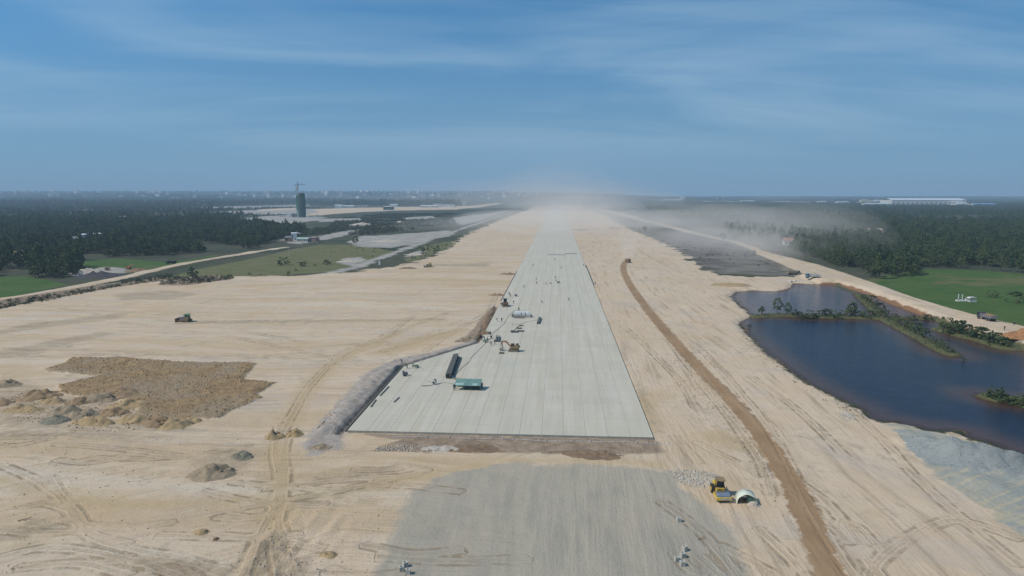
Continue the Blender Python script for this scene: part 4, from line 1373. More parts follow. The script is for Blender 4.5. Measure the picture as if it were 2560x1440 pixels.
def beams(px0, py0, px1, py1, cols, layers, label, group, w=0.26, h=0.3):
    a, b = Vector(G(px0, py0)), Vector(G(px1, py1))
    d = b - a
    L, ang = d.length, math.atan2(d.y, d.x)
    mid = (a + b) / 2
    nrm = Vector((-math.sin(ang), math.cos(ang), 0))
    for k in range(cols):
        for j in range(layers):
            off = (k - (cols - 1) / 2) * (w + 0.05)
            mb = MB()
            mb.box((0, 0, h * 0.5), (L, 0.05, h)).box((0, 0, 0.025), (L, w, 0.05)).box((0, 0, h - 0.025), (L, w, 0.05))
            for q in np.linspace(-L / 2 + 0.2, L / 2 - 0.2, 8):
                mb.box((q, 0, h / 2), (0.05, w * 0.9, h - 0.02))
            o = mb.build('formwork_beam', M['form_steel'])
            o.location = mid + nrm * off + Vector((math.cos(ang), math.sin(ang), 0)) * random.uniform(-0.35, 0.35) + Vector((0, 0, j * (h + 0.004)))
            o.rotation_euler = (0, 0, ang)
            tag(o, label, 'steel beam', group)


# the machines of the place
road_roller(G(1806, 1252), R(-88)).scale = (0.92, 0.92, 0.92)
q = G(1868, 1262)
arch_shelter((q[0], q[1], q[2]), R(-6)).scale = (0.86, 0.9, 0.86)
rl = thing
L1 = 'grey square block with a round hole, one of three by the gravel edge'
for i, (a, b, z, l) in enumerate(((1004, 1427, 20, 'grey holed concrete block at the left of the trio at the bottom edge'),
                                  (1013, 1416, 35, 'grey holed concrete block at the back of the trio at the bottom edge'),
                                  (1020, 1434, 5, 'grey holed concrete block at the front of the trio at the bottom edge'))):
    culvert_block(G(a, b), R(z), l, 'holed concrete blocks on the gravel')
for a, b, z, l in ((1697, 1304, 10, 'single pale holed block standing apart below the road roller'),
                   (1711, 1376, 40, 'holed concrete block at the back of the group of four'),
                   (1707, 1393, 20, 'holed concrete block second from the back of the group of four'),
                   (1692, 1403, 15, 'holed concrete block at the left of the group of four'),
                   (1706, 1414, 12, 'holed concrete block nearest to us in the group of four')):
    culvert_block(G(a, b), R(z), l, 'holed concrete blocks on the gravel')
excavator('excavator', 'dusty brown excavator with its bucket resting on the concrete strip', G(1284, 878), R(-4), M['ochre_paint'], 0.92)
bulldozer('bulldozer with green cab grading the wide sand field', G(463, 804), R(2), M['brown_paint'], M['green_paint'], 1.05)
bulldozer('small yellow bulldozer on the orange soil near the far field edge', G(1072, 668), R(6), M['yellow'], M['yellow'], 1.1)
dump_truck('dump_truck', 'dump truck heaped with orange soil driving along the pond embankment', G(2466, 800), R(96), M['cloth_dark'], M['steel'], M['soil_red'], 0.95)
dump_truck('dump_truck', 'grey blue tipper truck with pale bed at the causeway corner', G(2032, 694), R(182), M['blue_cab'], M['dirty_white'], None, 1.0)
dump_truck('dump_truck', 'dull grey truck on the causeway behind the culvert pipes', G(1984, 687), R(8), M['roof_grey'], M['soil_grey'], None, 0.9)
dump_truck('dump_truck', 'dark truck with white front on the long sand embankment beside the wood', G(428, 660), R(196), M['green_paint'], M['black'], M['soil_black'], 0.85)
dump_truck('dump_truck', 'truck coming out of the dust at the far end of the brown haul road', G(1570, 656), R(-80), M['ochre_paint'], M['brown_paint'], M['soil_ochre'], 0.9)
wheel_loader('brown wheel loader working at the left edge of the concrete strip', G(1263, 765), R(-84), M['brown_paint'])
excavator('excavator', 'orange excavator on the pale heap beside the paddy field', G(322, 674), R(175), M['orange_paint'], 0.95)
excavator('excavator', 'small black excavator on the grey sand heap at the wood edge', G(268, 676), R(160), M['black'], 0.7)
concrete_paver(G(1300, 792), R(-3))
teal_shed(G(1171, 972), R(-2))
beams(1121, 946, 1140, 894, 5, 4, 'dark steel formwork beam in the long stack near the teal shelter', 'long formwork stack', 0.24)
beams(1131, 938, 1148, 896, 3, 2, 'dark steel beam in the lower row against the long formwork stack', 'lower formwork row', 0.24)
beams(1345, 810, 1350, 796, 3, 2, 'steel beam in the small stack alone in the middle of the strip', 'middle formwork stack')
beams(1240, 855, 1242, 842, 1, 2, 'steel beam of the thin pair beside the workers at the strip corner, first', 'corner beams', 0.4)
beams(1246, 855, 1248, 842, 1, 2, 'steel beam of the thin pair beside the workers at the strip corner, second', 'corner beams', 0.4)
for (a, b, w, d, rz, lab) in ((1287, 831, 2.6, 1.3, 8, 'dark steel form panel lying nearest the excavator'), (1301, 829, 2.6, 1.2, -4, 'dark steel form panel beside the leaning chute'),
                              (1299, 822, 1.7, 0.9, 10, 'dark steel form panel in the middle of the scattered panels'), (1303, 815, 1.6, 0.7, 4, 'small dark form panel below the white paving machine'),
                              (1254, 884, 1.5, 1.0, 0, 'dark steel plate lying in front of the excavator bucket')):
    mb = MB().box((0, 0, 0.06), (w, d, 0.06)).box((0, d / 2 - 0.04, 0.2), (w, 0.06, 0.36)).box((0, -d / 2 + 0.04, 0.2), (w, 0.06, 0.36))
    for k in range(4):
        mb.box((-w / 2 + w * (k + 0.5) / 4, 0, 0.17), (0.05, d - 0.1, 0.24))
    o = mb.build('form_panel', M['form_steel'])
    o.location, o.rotation_euler = G(a, b), (0, 0, R(rz))
    tag(o, lab, 'form panel', 'steel form panels on the strip')
o = MB().prism([(-1.2, 0.0), (-0.9, 0.0), (0.6, 1.5), (1.1, 1.75), (1.1, 1.9), (0.5, 1.75)], -0.15, 0.15).box((-1.2, 0, 0.25), (1.4, 0.8, 0.5)).build('concrete_chute', M['form_steel'])
o.location, o.rotation_euler = G(1290, 829), (0, 0, R(20))
tag(o, 'bent concrete chute leaning over the scattered form panels', 'chute')


# edge forms, rails and leads on the strip
def rail_seg(a, b, w, h, name, mat, label, cat, group, z=0.0):
    a, b = Vector(a), Vector(b)
    d = b - a
    mb = MB().box((0, 0, h / 2), (d.length - 0.05, 0.05, h)).box((0, 0, 0.03), (d.length - 0.05, w, 0.05)).box((0, 0, h - 0.02), (d.length - 0.05, w, 0.04))
    o = mb.build(name, mat)
    o.location = (a + b) / 2 + Vector((0, 0, z))
    o.rotation_euler = (0, 0, math.atan2(d.y, d.x))
    return tag(o, label, cat, group)


for (p0, p1, n) in ((FL_A, FL_C, 12), (FL_C, FL_D, 8)):
    for k in range(n):
        u, v = k / n, (k + 1) / n
        a = (p0[0] + u * (p1[0] - p0[0]) - 0.45, p0[1] + u * (p1[1] - p0[1]) + 0.1, 0.0)
        b = (p0[0] + v * (p1[0] - p0[0]) - 0.45, p0[1] + v * (p1[1] - p0[1]) + 0.1, 0.0)
        if n == 8 and k in (1, 2):
            continue
        rail_seg(a, b, 0.2, 0.42, 'edge_form', M['form_steel'], 'dark steel edge form standing along the slanting edge of the strip', 'edge form', 'edge forms along the strip', -0.1)
yy = 300.0
for k in range(10):
    rail_seg((XL - 0.3, yy, 0), (XL - 0.3, yy + 12, 0), 0.25, 0.42, 'edge_form', M['form_steel'], 'dark edge form on the far left side of the concrete strip', 'edge form', 'far left edge forms', -0.05)
    yy += 12
yy = P(1487, 712)[1]
for k in range(7):
    rail_seg((XR + 0.3, yy, 0), (XR + 0.3, yy + 14, 0), 0.25, 0.45, 'edge_form', M['form_steel'], 'dark edge form on the right side of the concrete strip', 'edge form', 'right edge forms', -0.05)
    yy += 14
for (a, b, c, d, l) in ((927, 1018, 940, 1000, 'dark rail lying on the slab next to the slanting edge, nearer one'), (950, 990, 972, 967, 'dark rail lying on the slab next to the slanting edge, farther one'),
                        (985, 1006, 998, 994, 'loose plank lying on the slab left of the teal shelter')):
    rail_seg(G(a, b), G(c, d), 0.3, 0.16, 'loose_rail', M['form_steel'], l, 'rail', None, 0.01)


def lead(name, pts, r, mat, label, cat):
    c = spline([G(a, b)[:2] for a, b in pts], 5)
    o = MB().tube([(p, q_, hz(p, q_) + r) for p, q_ in c], r, 5).build(name, mat)
    return tag(o, label, cat)


lead('power_cable', [(1288, 775), (1270, 792), (1258, 812), (1236, 830), (1222, 850), (1200, 872), (1180, 893), (1172, 905), (1155, 920), (1136, 940)], 0.05, M['cable'], 'long dark cable winding over the strip past the formwork stack', 'cable')
lead('power_cable', [(1136, 960), (1110, 957), (1095, 961), (1080, 962)], 0.05, M['cable'], 'short cable running from the teal shelter to the trowel machine', 'cable')
lead('power_cable', [(1347, 800), (1325, 803), (1300, 810), (1280, 812)], 0.05, M['hose'], 'thin tan lead between the middle stack and the form panels', 'cable')
cq = G(1146, 948)
o = MB()
for k in range(4):
    rr = 0.65 + 0.1 * k
    pts = [(rr * 1.2 * math.cos(t), rr * 0.8 * math.sin(t), 0.06 + 0.03 * k) for t in np.linspace(0, 2 * math.pi, 20)]
    o.tube(pts, 0.055, 5)
o.tube([(-0.8, 0, 0.06), (-1.8, -0.1, 0.06), (-2.6, 0.05, 0.06)], 0.05, 5)
o = o.build('hose_coil', M['hose'])
o.location = cq
tag(o, 'coiled tan hose on the slab behind the teal shelter', 'hose')


def small_machine(name, label, cat, loc, rz, kind):
    t = thing(name, label, cat, loc, rz)
    if kind == 'trowel':
        MB().ring((0, 0, 0.1), (0, 0, 0.16), 0.6, 0.5, 16).cyl((0, 0, 0.16), (0, 0, 0.45), 0.12, 8).build('guard_ring', M['dirty_white'], t)
        MB().box((0, 0, 0.6), (0.5, 0.4, 0.35)).build('engine', M['black'], t)
        MB().tube([(-0.1, 0, 0.55), (-1.2, 0.05, 0.95), (-1.5, 0.05, 0.95)], 0.035, 6).build('handle', M['steel'], t)
        for k in range(3):
            MB().box((-1.6, -0.5 - 0.25 * k, 0.05), (3.0 - 0.5 * k, 0.09, 0.05), rz=0.06 * k).build('float_bar', M['wood'], t)
        MB().box((0.35, 0.35, 0.3), (0.4, 0.35, 0.5)).build('fuel_can', M['white'], t)
    elif kind == 'barrow':
        MB().prism([(-0.5, 0.35), (-0.7, 0.75), (0.6, 0.75), (0.3, 0.3)], -0.32, 0.32).build('tray', M['green_paint'], t)
        MB().cyl((0.5, -0.05, 0.2), (0.5, 0.05, 0.2), 0.2, 12).build('wheel', M['black'], t)
        for s in (-1, 1):
            MB().tube([(0.5, s * 0.1, 0.2), (-0.3, s * 0.25, 0.4), (-1.2, s * 0.28, 0.62)], 0.025, 5).build('handle', M['steel'], t)
            MB().tube([(-0.4, s * 0.24, 0.4), (-0.5, s * 0.24, 0.0)], 0.025, 5).build('leg', M['steel'], t)
    elif kind == 'generator':
        MB().box((0, 0, 0.62), (1.3, 0.7, 0.75)).build('housing', M['roof_grey'], t, bevel=0.04)
        MB().cyl((0.3, 0, 1.0), (0.3, 0, 1.35), 0.05, 8).build('exhaust', M['black'], t)
        for s in (-1, 1):
            MB().cyl((-0.1, s * 0.36, 0.22), (-0.1, s * 0.48, 0.22), 0.22, 12).build('wheel', M['black'], t)
        MB().tube([(0.6, 0, 0.35), (1.4, 0, 0.2)], 0.04, 6).build('tow_bar', M['steel'], t)
    return t


small_machine('trowel_machine', 'walk-behind trowel machine with float bars left of the teal shelter', 'trowel machine', G(1084, 962), R(10), 'trowel')
small_machine('wheelbarrow', 'wheelbarrow at the bend of the slanting edge', 'wheelbarrow', G(1041, 919), R(20), 'barrow')
small_machine('generator', 'small grey generator near the bend of the slanting edge', 'generator', G(1013, 940), R(30), 'generator')
small_machine('generator', 'small generator on the strip behind the brown wheel loader', 'generator', G(1290, 741), R(4), 'generator')
small_machine('trowel_machine', 'trowel machine among the workers in the middle of the far strip', 'trowel machine', G(1376, 710), R(-15), 'trowel')
small_machine('trowel_machine', 'trowel machine next to the cluster at the strip corner', 'trowel machine', G(1228, 846), R(40), 'trowel')
small_machine('wheelbarrow', 'wheelbarrow in the cluster of workers at the strip corner', 'wheelbarrow', G(1212, 856), R(60), 'barrow')
small_machine('generator', 'small generator on the far strip beside the seated worker', 'generator', G(1396, 708), R(0), 'generator')
for a, b, w, d, rz, l in ((1392, 637, 14, 7, 3, 'long dark plastic sheet spread across the far strip'), (1428, 634, 9, 9, -3, 'darker plastic sheet beside the long one on the far strip')):
    c = G(a, b)
    n, mb = 12, MB()
    for i in range(n):
        for j in range(5):
            mb.v.append((-w / 2 + w * i / (n - 1), (-d / 2 + d * j / 4) * random.uniform(0.8, 1.1), 0.02 + random.uniform(0, 0.1)))
    mb.f = [(i * 5 + j, (i + 1) * 5 + j, (i + 1) * 5 + j + 1, i * 5 + j + 1) for i in range(n - 1) for j in range(4)]
    o = mb.build('plastic_sheet', M['plastic'])
    o.location, o.rotation_euler = c, (0, 0, R(rz))
    o.modifiers.new('thickness', 'SOLIDIFY').thickness = 0.02
    tag(o, l, 'plastic sheet')

# line of white pegs in front of the slab
for k in range(26):
    a = 985 + k * 27.5 + random.uniform(-6, 6)
    if 1300 < a < 1330:
        continue
    c = G(a, 1091.5 + (a - 985) * 0.026)
    o = MB().box((0, 0, 0.16), (0.26, 0.18, 0.32), rz=random.uniform(0, 1), top=(0.75, 0.7)).box((0, 0, 0.36), (0.12, 0.1, 0.1)).build('marker_peg', M['dirty_white'])
    o.location = c
    tag(o, 'small white marker peg in the line along the front edge of the slab', 'marker peg', 'marker pegs in front of the slab')
lead('guide_string', [(985, 1092), (1150, 1096), (1330, 1101), (1500, 1105), (1690, 1110)], 0.045, M['dirty_white'], 'long pale guide line stretched along the pegs before the slab', 'line')
for a, b, c, d in ((830, 1032, 772, 1095), (848, 1052, 815, 1028), (846, 1056, 822, 1035)):
    p0, p1 = G(a, b), G(c, d)
    dd = Vector(p1) - Vector(p0)
    o = MB().box((0, 0, 0.08), (min(dd.length, 4.5), 0.22, 0.1)).box((0, 0.12, 0.08), (min(dd.length, 4.5) * 0.98, 0.03, 0.14)).build('timber_plank', M['wood'])
    o.location, o.rotation_euler = (Vector(p0) + Vector(p1)) / 2, (0, 0, math.atan2(dd.y, dd.x))
    tag(o, 'timber plank lying on the grey bank at the slanting edge', 'plank', 'planks on the grey bank')
for (a, b, rz, L, lab) in ((62, 1300, 25, 1.7, 'broken dark branch with a stub lying on the open sand'), (1752, 1348, 30, 1.0, 'weathered stick beside the four holed blocks')):
    c = G(a, b)
    o = MB().tube([(-L / 2, 0, 0.08), (0, 0.05, 0.14), (L / 2, 0.0, 0.3)], 0.07, 6).tube([(0, 0.05, 0.14), (0.1, -0.35, 0.05)], 0.05, 5).build('branch', M['wood'])
    o.location, o.rotation_euler = c, (0, 0, R(rz))
    tag(o, lab, 'branch')


# ------------------------------------------------------------------ heaps of soil
def heap(name, label, cat, loc, w, d, h, mat, rz=0.0, seed=1, n=26, m=16, ridge=False, group=None):
    rs = np.random.RandomState(seed)
    mb = MB()
    ux, uy = rs.uniform(-50, 50, 2)
    A, B = np.meshgrid(np.linspace(-1, 1, n), np.linspace(-1, 1, m), indexing='ij')
    dx, dy = (A * np.sqrt(1 - B ** 2 / 2)).ravel(), (B * np.sqrt(1 - A ** 2 / 2)).ravel()     # round rim, no corners
    r = np.minimum(np.hypot(dx, dy), 1.0)
    wob = 0.6 + 0.8 * fbm(dx * 1.6 + ux, dy * 1.6 + uy, seed, 3)
    X_, Y_ = dx * w / 2 * wob, dy * d / 2 * wob
    prof = np.cos(math.pi / 2 * r) ** 1.25
    nz = fbm(X_ * 0.9 + ux, Y_ * 0.9 + uy, seed + 3, 4) - 0.5
    zz = np.maximum(h * prof * (0.85 + 1.5 * nz) + (1 - r) * 0.4 * nz * h, 0) - 0.12 + 0.12 * (1 - r)
    vs = list(zip(X_.tolist(), Y_.tolist(), zz.tolist()))
    mb.add(vs, [(i * m + j, (i + 1) * m + j, (i + 1) * m + j + 1, i * m + j + 1) for i in range(n - 1) for j in range(m - 1)])
    # tumbled lumps at the foot
    for k in range(26):
        t = rs.uniform(0, 2 * math.pi)
        rr = rs.uniform(0.3, 1.05)
        s = rs.uniform(0.08, 0.2) * min(1.0, h)
        mb.box((math.cos(t) * rr * w / 2 * 0.9, math.sin(t) * rr * d / 2 * 0.9, s * 0.3 + h * 0.8 * max(math.cos(math.pi / 2 * min(rr, 1)), 0) ** 1.25), (s * 1.6, s * 1.3, s), rz=t, top=(0.6, 0.7))
    o = mb.build(name, mat, smooth=True)
    o.location, o.rotation_euler = loc, (0, 0, rz)
    return tag(o, label, cat, group)


HEAPS = [
    (0, 1012, 60, 1.0, 'soil_brown', 'brown heap cut by the picture edge below the dark one'), (282, 1036, 70, 1.1, 'soil_brown', 'brown heap in the middle of the tipped row'), (196, 1012, 66, 1.2, 'soil_brown', 'brown heap behind the third grey heap'),
    (300, 985, 90, 0.9, 'soil_brown', 'low brown heap at the inner corner of the rough fill'), (480, 1058, 60, 0.7, 'soil_ochre', 'last low lump at the right end of the tipped row'), (130, 1008, 60, 1.0, 'soil_ochre', 'ochre heap between the brown heap and the third grey heap'),
    (15, 968, 66, 1.3, 'soil_grey', 'dark heap cut by the picture edge left of the rough fill'), (100, 995, 92, 1.5, 'soil_brown', 'brown heap at the left of the row of tipped heaps'),
    (58, 1030, 110, 1.1, 'soil_ochre', 'low spread heap below the brown heap at the left of the row'), (166, 1033, 74, 1.4, 'soil_grey', 'grey heap third from the left among the tipped heaps'),
    (206, 1044, 78, 1.3, 'soil_grey', 'lumpy grey heap between the dark rocky heap and the ochre heap'), (140, 1056, 78, 1.0, 'soil_rock', 'dark grey-green rocky heap in front of the tipped heaps'),
    (245, 1004, 110, 1.4, 'soil_grey', 'wide grey-topped heap against the rough fill'), (232, 1062, 100, 1.5, 'soil_ochre', 'smooth ochre heap in front of the lumpy grey heap'),
    (322, 1018, 92, 1.2, 'soil_ochre', 'ochre heap against the lower edge of the rough fill'), (335, 1056, 90, 1.1, 'soil_ochre', 'low ochre heap right of the smooth ochre heap'),
    (393, 1062, 72, 1.6, 'soil_brown', 'steep shadowed heap second from the right of the row'), (438, 1066, 90, 1.3, 'soil_ochre', 'rightmost ochre heap of the tipped row'),
    (532, 1188, 92, 1.3, 'soil_grey', 'grey-brown heap alone on the open sand'), (605, 1146, 46, 0.9, 'soil_rock', 'small dark rocky heap above the lone grey-brown heap'),
    (686, 1096, 46, 1.1, 'soil_ochre', 'straw-coloured heap on the left of the wheel tracks'), (736, 1090, 38, 1.2, 'soil_ochre', 'straw-coloured heap on the right of the wheel tracks'),
    (1886, 1266, 30, 0.55, 'soil_pale', 'little pale heap at the mouth of the arched shelter'), (800, 1122, 60, 0.5, 'soil_grey', 'flat grey heap below the slanting edge of the strip'),
    (503, 1335, 40, 0.45, 'soil_ochre', 'small pitted mound left of the deep ruts'), (820, 1390, 40, 0.35, 'soil_ochre', 'small crumbled mound right of the deep ruts'),
    (1105, 1130, 110, 0.7, 'soil_pale', 'long pale crumbly heap at the left of the dark strip'), (2118, 1042, 40, 0.4, 'soil_pale', 'scattering of grey rubble beside the pond shore'),
    (2555, 846, 90, 2.2, 'soil_red', 'orange soil heap at the end of the pond embankment'), (1212, 838, 30, 1.0, 'soil_dark', 'dark heap at the corner of the trench'),
    (250, 695, 110, 2.6, 'soil_black', 'black soil heap behind the sand embankment'), (222, 687, 80, 2.6, 'soil_pale', 'pale grey sand heap beside the black heap'),
    (60, 700, 20, 0.8, 'soil_ochre', ''), (875, 658, 60, 1.2, 'soil_pale', 'pale sand heap left of the grey track in the olive field'), (1040, 640, 46, 1.2, 'soil_pale', 'pale heap between the grey track and the sand'),
    (970, 608, 70, 1.6, 'soil_pale', 'long pale spoil heap behind the olive field'), (905, 566, 52, 3.0, 'soil_pale', 'white sand heap among the far scrub'), (1000, 560, 24, 2.0, 'soil_pale', 'small white heap in the far scrub'),
    (1018, 675, 40, 0.8, 'soil_dark', 'low dark spoil by the end of the grey track'), (1240, 742, 40, 0.7, 'soil_brown', 'brown spoil beside the wheel loader'),
    (1270, 690, 36, 1.0, 'soil_brown', 'brown spoil along the left edge of the far strip'), (1605, 578, 24, 2.2, 'soil_dark', 'dark mound in the dusty ground right of the strip'), (1830, 717, 90, 1.0, 'soil_ochre', 'low sandy mound at the pond corner'),
    (345, 682, 60, 1.6, 'soil_dark', 'dark spoil beside the orange excavator'), (540, 1352, 16, 0.3, 'soil_dark', 'tiny dark lump beside the deep ruts'),
    (1480, 1140, 150, 0.5, 'soil_dark', 'long furrowed ridge at the right of the dark strip'), (1180, 1126, 150, 0.5, 'soil_dark', 'long crumbly ridge along the dark strip')]
for i, (a, b, w, h, mt, lab) in enumerate(HEAPS):
    if not lab:
        continue
    c = G(a, b - 4)
    ww = w * mpp(b) * 1.25
    h *= 1.15
    heap('soil_heap', lab, 'soil heap', c, ww, min(ww, max(3.0 * h, ww * 0.75)) if w < 100 or b < 720 else max(3.2, ww * 0.4), h, M[mt], R(random.uniform(-12, 12)), 11 + i, group='heaps of soil on the site')
# ridge of dug soil along the trench
for k, (a, b, c, d, h, w, mt, lab) in enumerate(((1132, 858, 1196, 840, 0.9, 3.4, 'soil_grey', 'grey-brown ridge of dug soil before the trench corner'), (1196, 842, 1236, 776, 1.5, 5.2, 'soil_dark', 'tall dark ridge of dug soil along the trench'))):
    p0, p1 = Vector(G(a, b)), Vector(G(c, d))
    dd = p1 - p0
    heap('soil_ridge', lab, 'soil ridge', tuple((p0 + p1) / 2), dd.length * 1.1, w, h, M[mt], math.atan2(dd.y, dd.x), 90 + k, 44, 14)


def scatter_stones(name, poly, count, smin, smax, mat, seed, label):
    rs = np.random.RandomState(seed)
    mb = MB()
    xs, ys = [p[0] for p in poly], [p[1] for p in poly]
    A = rs.uniform(min(xs), max(xs), count * 8)
    B = rs.uniform(min(ys), max(ys), count * 8)
    ok = np.nonzero(sd_poly(A, B, poly) > rs.uniform(-0.6, 0.8, count * 8))[0][:count]
    for a, b in zip(A[ok], B[ok]):
        s = rs.uniform(smin, smax) * rs.uniform(0.6, 1.0)
        z = hz(a, b)
        mb.box((a, b, z + s * 0.28), (s * rs.uniform(0.8, 1.5), s, s * 0.75), rz=rs.uniform(0, 3), top=(rs.uniform(0.4, 0.8), rs.uniform(0.4, 0.8)), rx=rs.uniform(-0.4, 0.4))
    o = mb.build(name, mat)
    return tag(o, label, 'rubble', kind='stuff')


scatter_stones('rubble', PL([(1676, 1178), (1700, 1173), (1770, 1182), (1800, 1192), (1780, 1215), (1750, 1222), (1700, 1208)]), 650, 0.12, 0.36, M['stone'], 3, 'pale broken stones spread beside the road roller')
scatter_stones('rubble', PL([(2090, 1032), (2120, 1028), (2140, 1045), (2110, 1055)]), 120, 0.12, 0.4, M['stone'], 4, 'grey rubble near the pond shore')
scatter_stones('rubble', ZP['clod'], 1400, 0.14, 0.42, M['soil_ochre'], 5, 'brown clods lying all over the rough fill')
scatter_stones('rubble', PL([(940, 1118), (1010, 1112), (1130, 1118), (1125, 1128), (940, 1128)]), 260, 0.15, 0.42, M['soil_pale'], 6, 'crumbled clods in front of the dark strip')
scatter_stones('rubble', PL([(20, 985), (130, 975), (420, 1040), (480, 1070), (240, 1080), (40, 1050)]), 420, 0.12, 0.34, M['soil_grey'], 8, 'loose lumps between the tipped heaps')
scatter_stones('rubble', PL([(780, 1080), (850, 1000), (960, 925), (985, 930), (890, 1030), (850, 1100)]), 160, 0.12, 0.32, M['soil_pale'], 9, 'grey crumbs along the bank of the slanting edge')

scatter_stones('rubble', PL([(-100, 1100), (640, 1090), (1000, 1190), (930, 1440), (900, 1500), (-100, 1500)]), 700, 0.05, 0.20, M['soil_ochre'], 14, 'small clods strewn over the near sand')
scatter_stones('rubble', ZP['blue2'], 220, 0.08, 0.3, M['stone_grey'], 18, 'broken grey stone on the heap by the pond')
scatter_stones('rubble', PL([(620, 1500), (640, 1370), (680, 1320), (740, 1340), (800, 1400), (830, 1500)]), 150, 0.08, 0.26, M['soil_pale'], 15, 'clods thrown up beside the deep ruts')
scatter_stones('rubble', PL([(1640, 900), (1700, 900), (1900, 1100), (2020, 1300), (1980, 1320), (1850, 1120)]), 420, 0.06, 0.24, M['soil_brown'], 16, 'clods along the edge of the haul road')
scatter_stones('rubble', PL([(1850, 800), (1910, 870), (2010, 950), (2190, 1050), (2150, 1050), (1990, 960), (1860, 850)]), 260, 0.10, 0.40, M['soil_grey'], 17, 'lumps along the sandy pond shore')


# ------------------------------------------------------------------ people
def person_mesh(name, pose):
    J = {'pel': (0, 0, 0.95), 'chest': (0, 0, 1.30), 'neck': (0, 0, 1.50), 'head': (0, 0.02, 1.66), 'top': (0, 0.02, 1.74),
         'ls': (-0.19, 0, 1.42), 'le': (-0.27, 0.02, 1.13), 'lh': (-0.27, 0.10, 0.86), 'rs': (0.19, 0, 1.42), 're': (0.27, 0.02, 1.13), 'rh': (0.27, 0.10, 0.86),
         'lhip': (-0.1, 0, 0.90), 'lk': (-0.12, 0.03, 0.50), 'la': (-0.13, 0, 0.09), 'lt': (-0.13, 0.16, 0.05), 'rhip': (0.1, 0, 0.90), 'rk': (0.12, 0.03, 0.50), 'ra': (0.13, 0, 0.09), 'rt': (0.13, 0.16, 0.05)}
    if pose == 'walk':
        J.update(lk=(-0.11, 0.2, 0.52), la=(-0.11, 0.22, 0.1), lt=(-0.11, 0.38, 0.07), rk=(0.11, -0.03, 0.5), ra=(0.11, -0.28, 0.12), rt=(0.11, -0.14, 0.05), lh=(-0.26, -0.12, 0.9), rh=(0.26, 0.28, 0.92))
    if pose == 'bend':
        J.update(chest=(0, 0.28, 1.15), neck=(0, 0.48, 1.22), head=(0, 0.62, 1.27), top=(0, 0.69, 1.29), ls=(-0.19, 0.4, 1.18), rs=(0.19, 0.4, 1.18), le=(-0.24, 0.5, 0.9), re=(0.24, 0.5, 0.9), lh=(-0.15, 0.6, 0.62), rh=(0.15, 0.6, 0.62), pel=(0, -0.08, 0.92))
    rad = {'pel': .15, 'chest': .17, 'neck': .065, 'head': .105, 'top': .07, 'ls': .075, 'le': .055, 'lh': .045, 'rs': .075, 're': .055, 'rh': .045, 'lhip': .1, 'lk': .07, 'la': .05, 'lt': .045, 'rhip': .1, 'rk': .07, 'ra': .05, 'rt': .045}
    E = [('pel', 'chest'), ('chest', 'neck'), ('neck', 'head'), ('head', 'top'), ('chest', 'ls'), ('ls', 'le'), ('le', 'lh'), ('chest', 'rs'), ('rs', 're'), ('re', 'rh'),
         ('pel', 'lhip'), ('lhip', 'lk'), ('lk', 'la'), ('la', 'lt'), ('pel', 'rhip'), ('rhip', 'rk'), ('rk', 'ra'), ('ra', 'rt')]
    ks = list(J)
    me = bpy.data.meshes.new(name)
    me.from_pydata([J[k] for k in ks], [(ks.index(a), ks.index(b)) for a, b in E], [])
    o = bpy.data.objects.new(name, me)
    COL.objects.link(o)
    md = o.modifiers.new('skin', 'SKIN')
    sv = me.skin_vertices[0].data
    for i, k in enumerate(ks):
        sv[i].radius = (rad[k], rad[k] * (0.75 if k in ('pel', 'chest') else 1.0))
        sv[i].use_root = k == 'pel'
    o.modifiers.new('sub', 'SUBSURF').levels = 1
    dg = bpy.context.evaluated_depsgraph_get()
    ev = bpy.data.meshes.new_from_object(o.evaluated_get(dg))
    bpy.data.objects.remove(o)
    return ev, J


PEOPLE = {}
for pose in ('stand', 'walk', 'bend'):
    base, J = person_mesh('person', pose)
    for cl, mats in (('dark', ('cloth_dark', 'cloth_dark')), ('blue', ('cloth_blue', 'cloth_dark')), ('red', ('cloth_red', 'cloth_dark'))):
        me = base.copy()
        me.materials.clear()
        for k in (mats[0], mats[1], 'skin'):
            me.materials.append(M[k])
        hd = Vector(J['head'])
        for p in me.polygons:
            c = p.center
            p.material_index = 2 if (c - hd).length < 0.15 or min((c - Vector(J['lh'])).length, (c - Vector(J['rh'])).length) < 0.08 else (1 if c.z < 0.92 else 0)
            p.use_smooth = True
        PEOPLE[pose, cl] = (me, J)
HELM = {}


def person(px, py, label, pose='stand', cl='dark', rz=0.0, loc=None):
    me, J = PEOPLE[pose, cl]
    o = bpy.data.objects.new('person', me)
    COL.objects.link(o)
    o.location = loc or G(px, py)
    o.rotation_euler = (0, 0, rz)
    tag(o, label, 'person', 'workers on the site')
    if pose not in HELM:
        t = Vector(J['top'])
        mb = MB()
        for k in range(4):
            a0, a1 = k * math.pi / 8, (k + 1) * math.pi / 8
            mb.cyl((t.x, t.y, t.z - 0.06 + 0.12 * math.sin(a0)), (t.x, t.y, t.z - 0.06 + 0.12 * math.sin(a1)), 0.125 * math.cos(a0), 12, 0.125 * math.cos(a1) + 1e-3)
        mb.cyl((t.x, t.y + 0.03, t.z - 0.065), (t.x, t.y + 0.03, t.z - 0.05), 0.16, 12)
        h = mb.build('helmet', M['helmet'], o)
        HELM[pose] = h.data
    else:
        h = bpy.data.objects.new('helmet', HELM[pose])
        COL.objects.link(h)
        h.parent = o
    return o


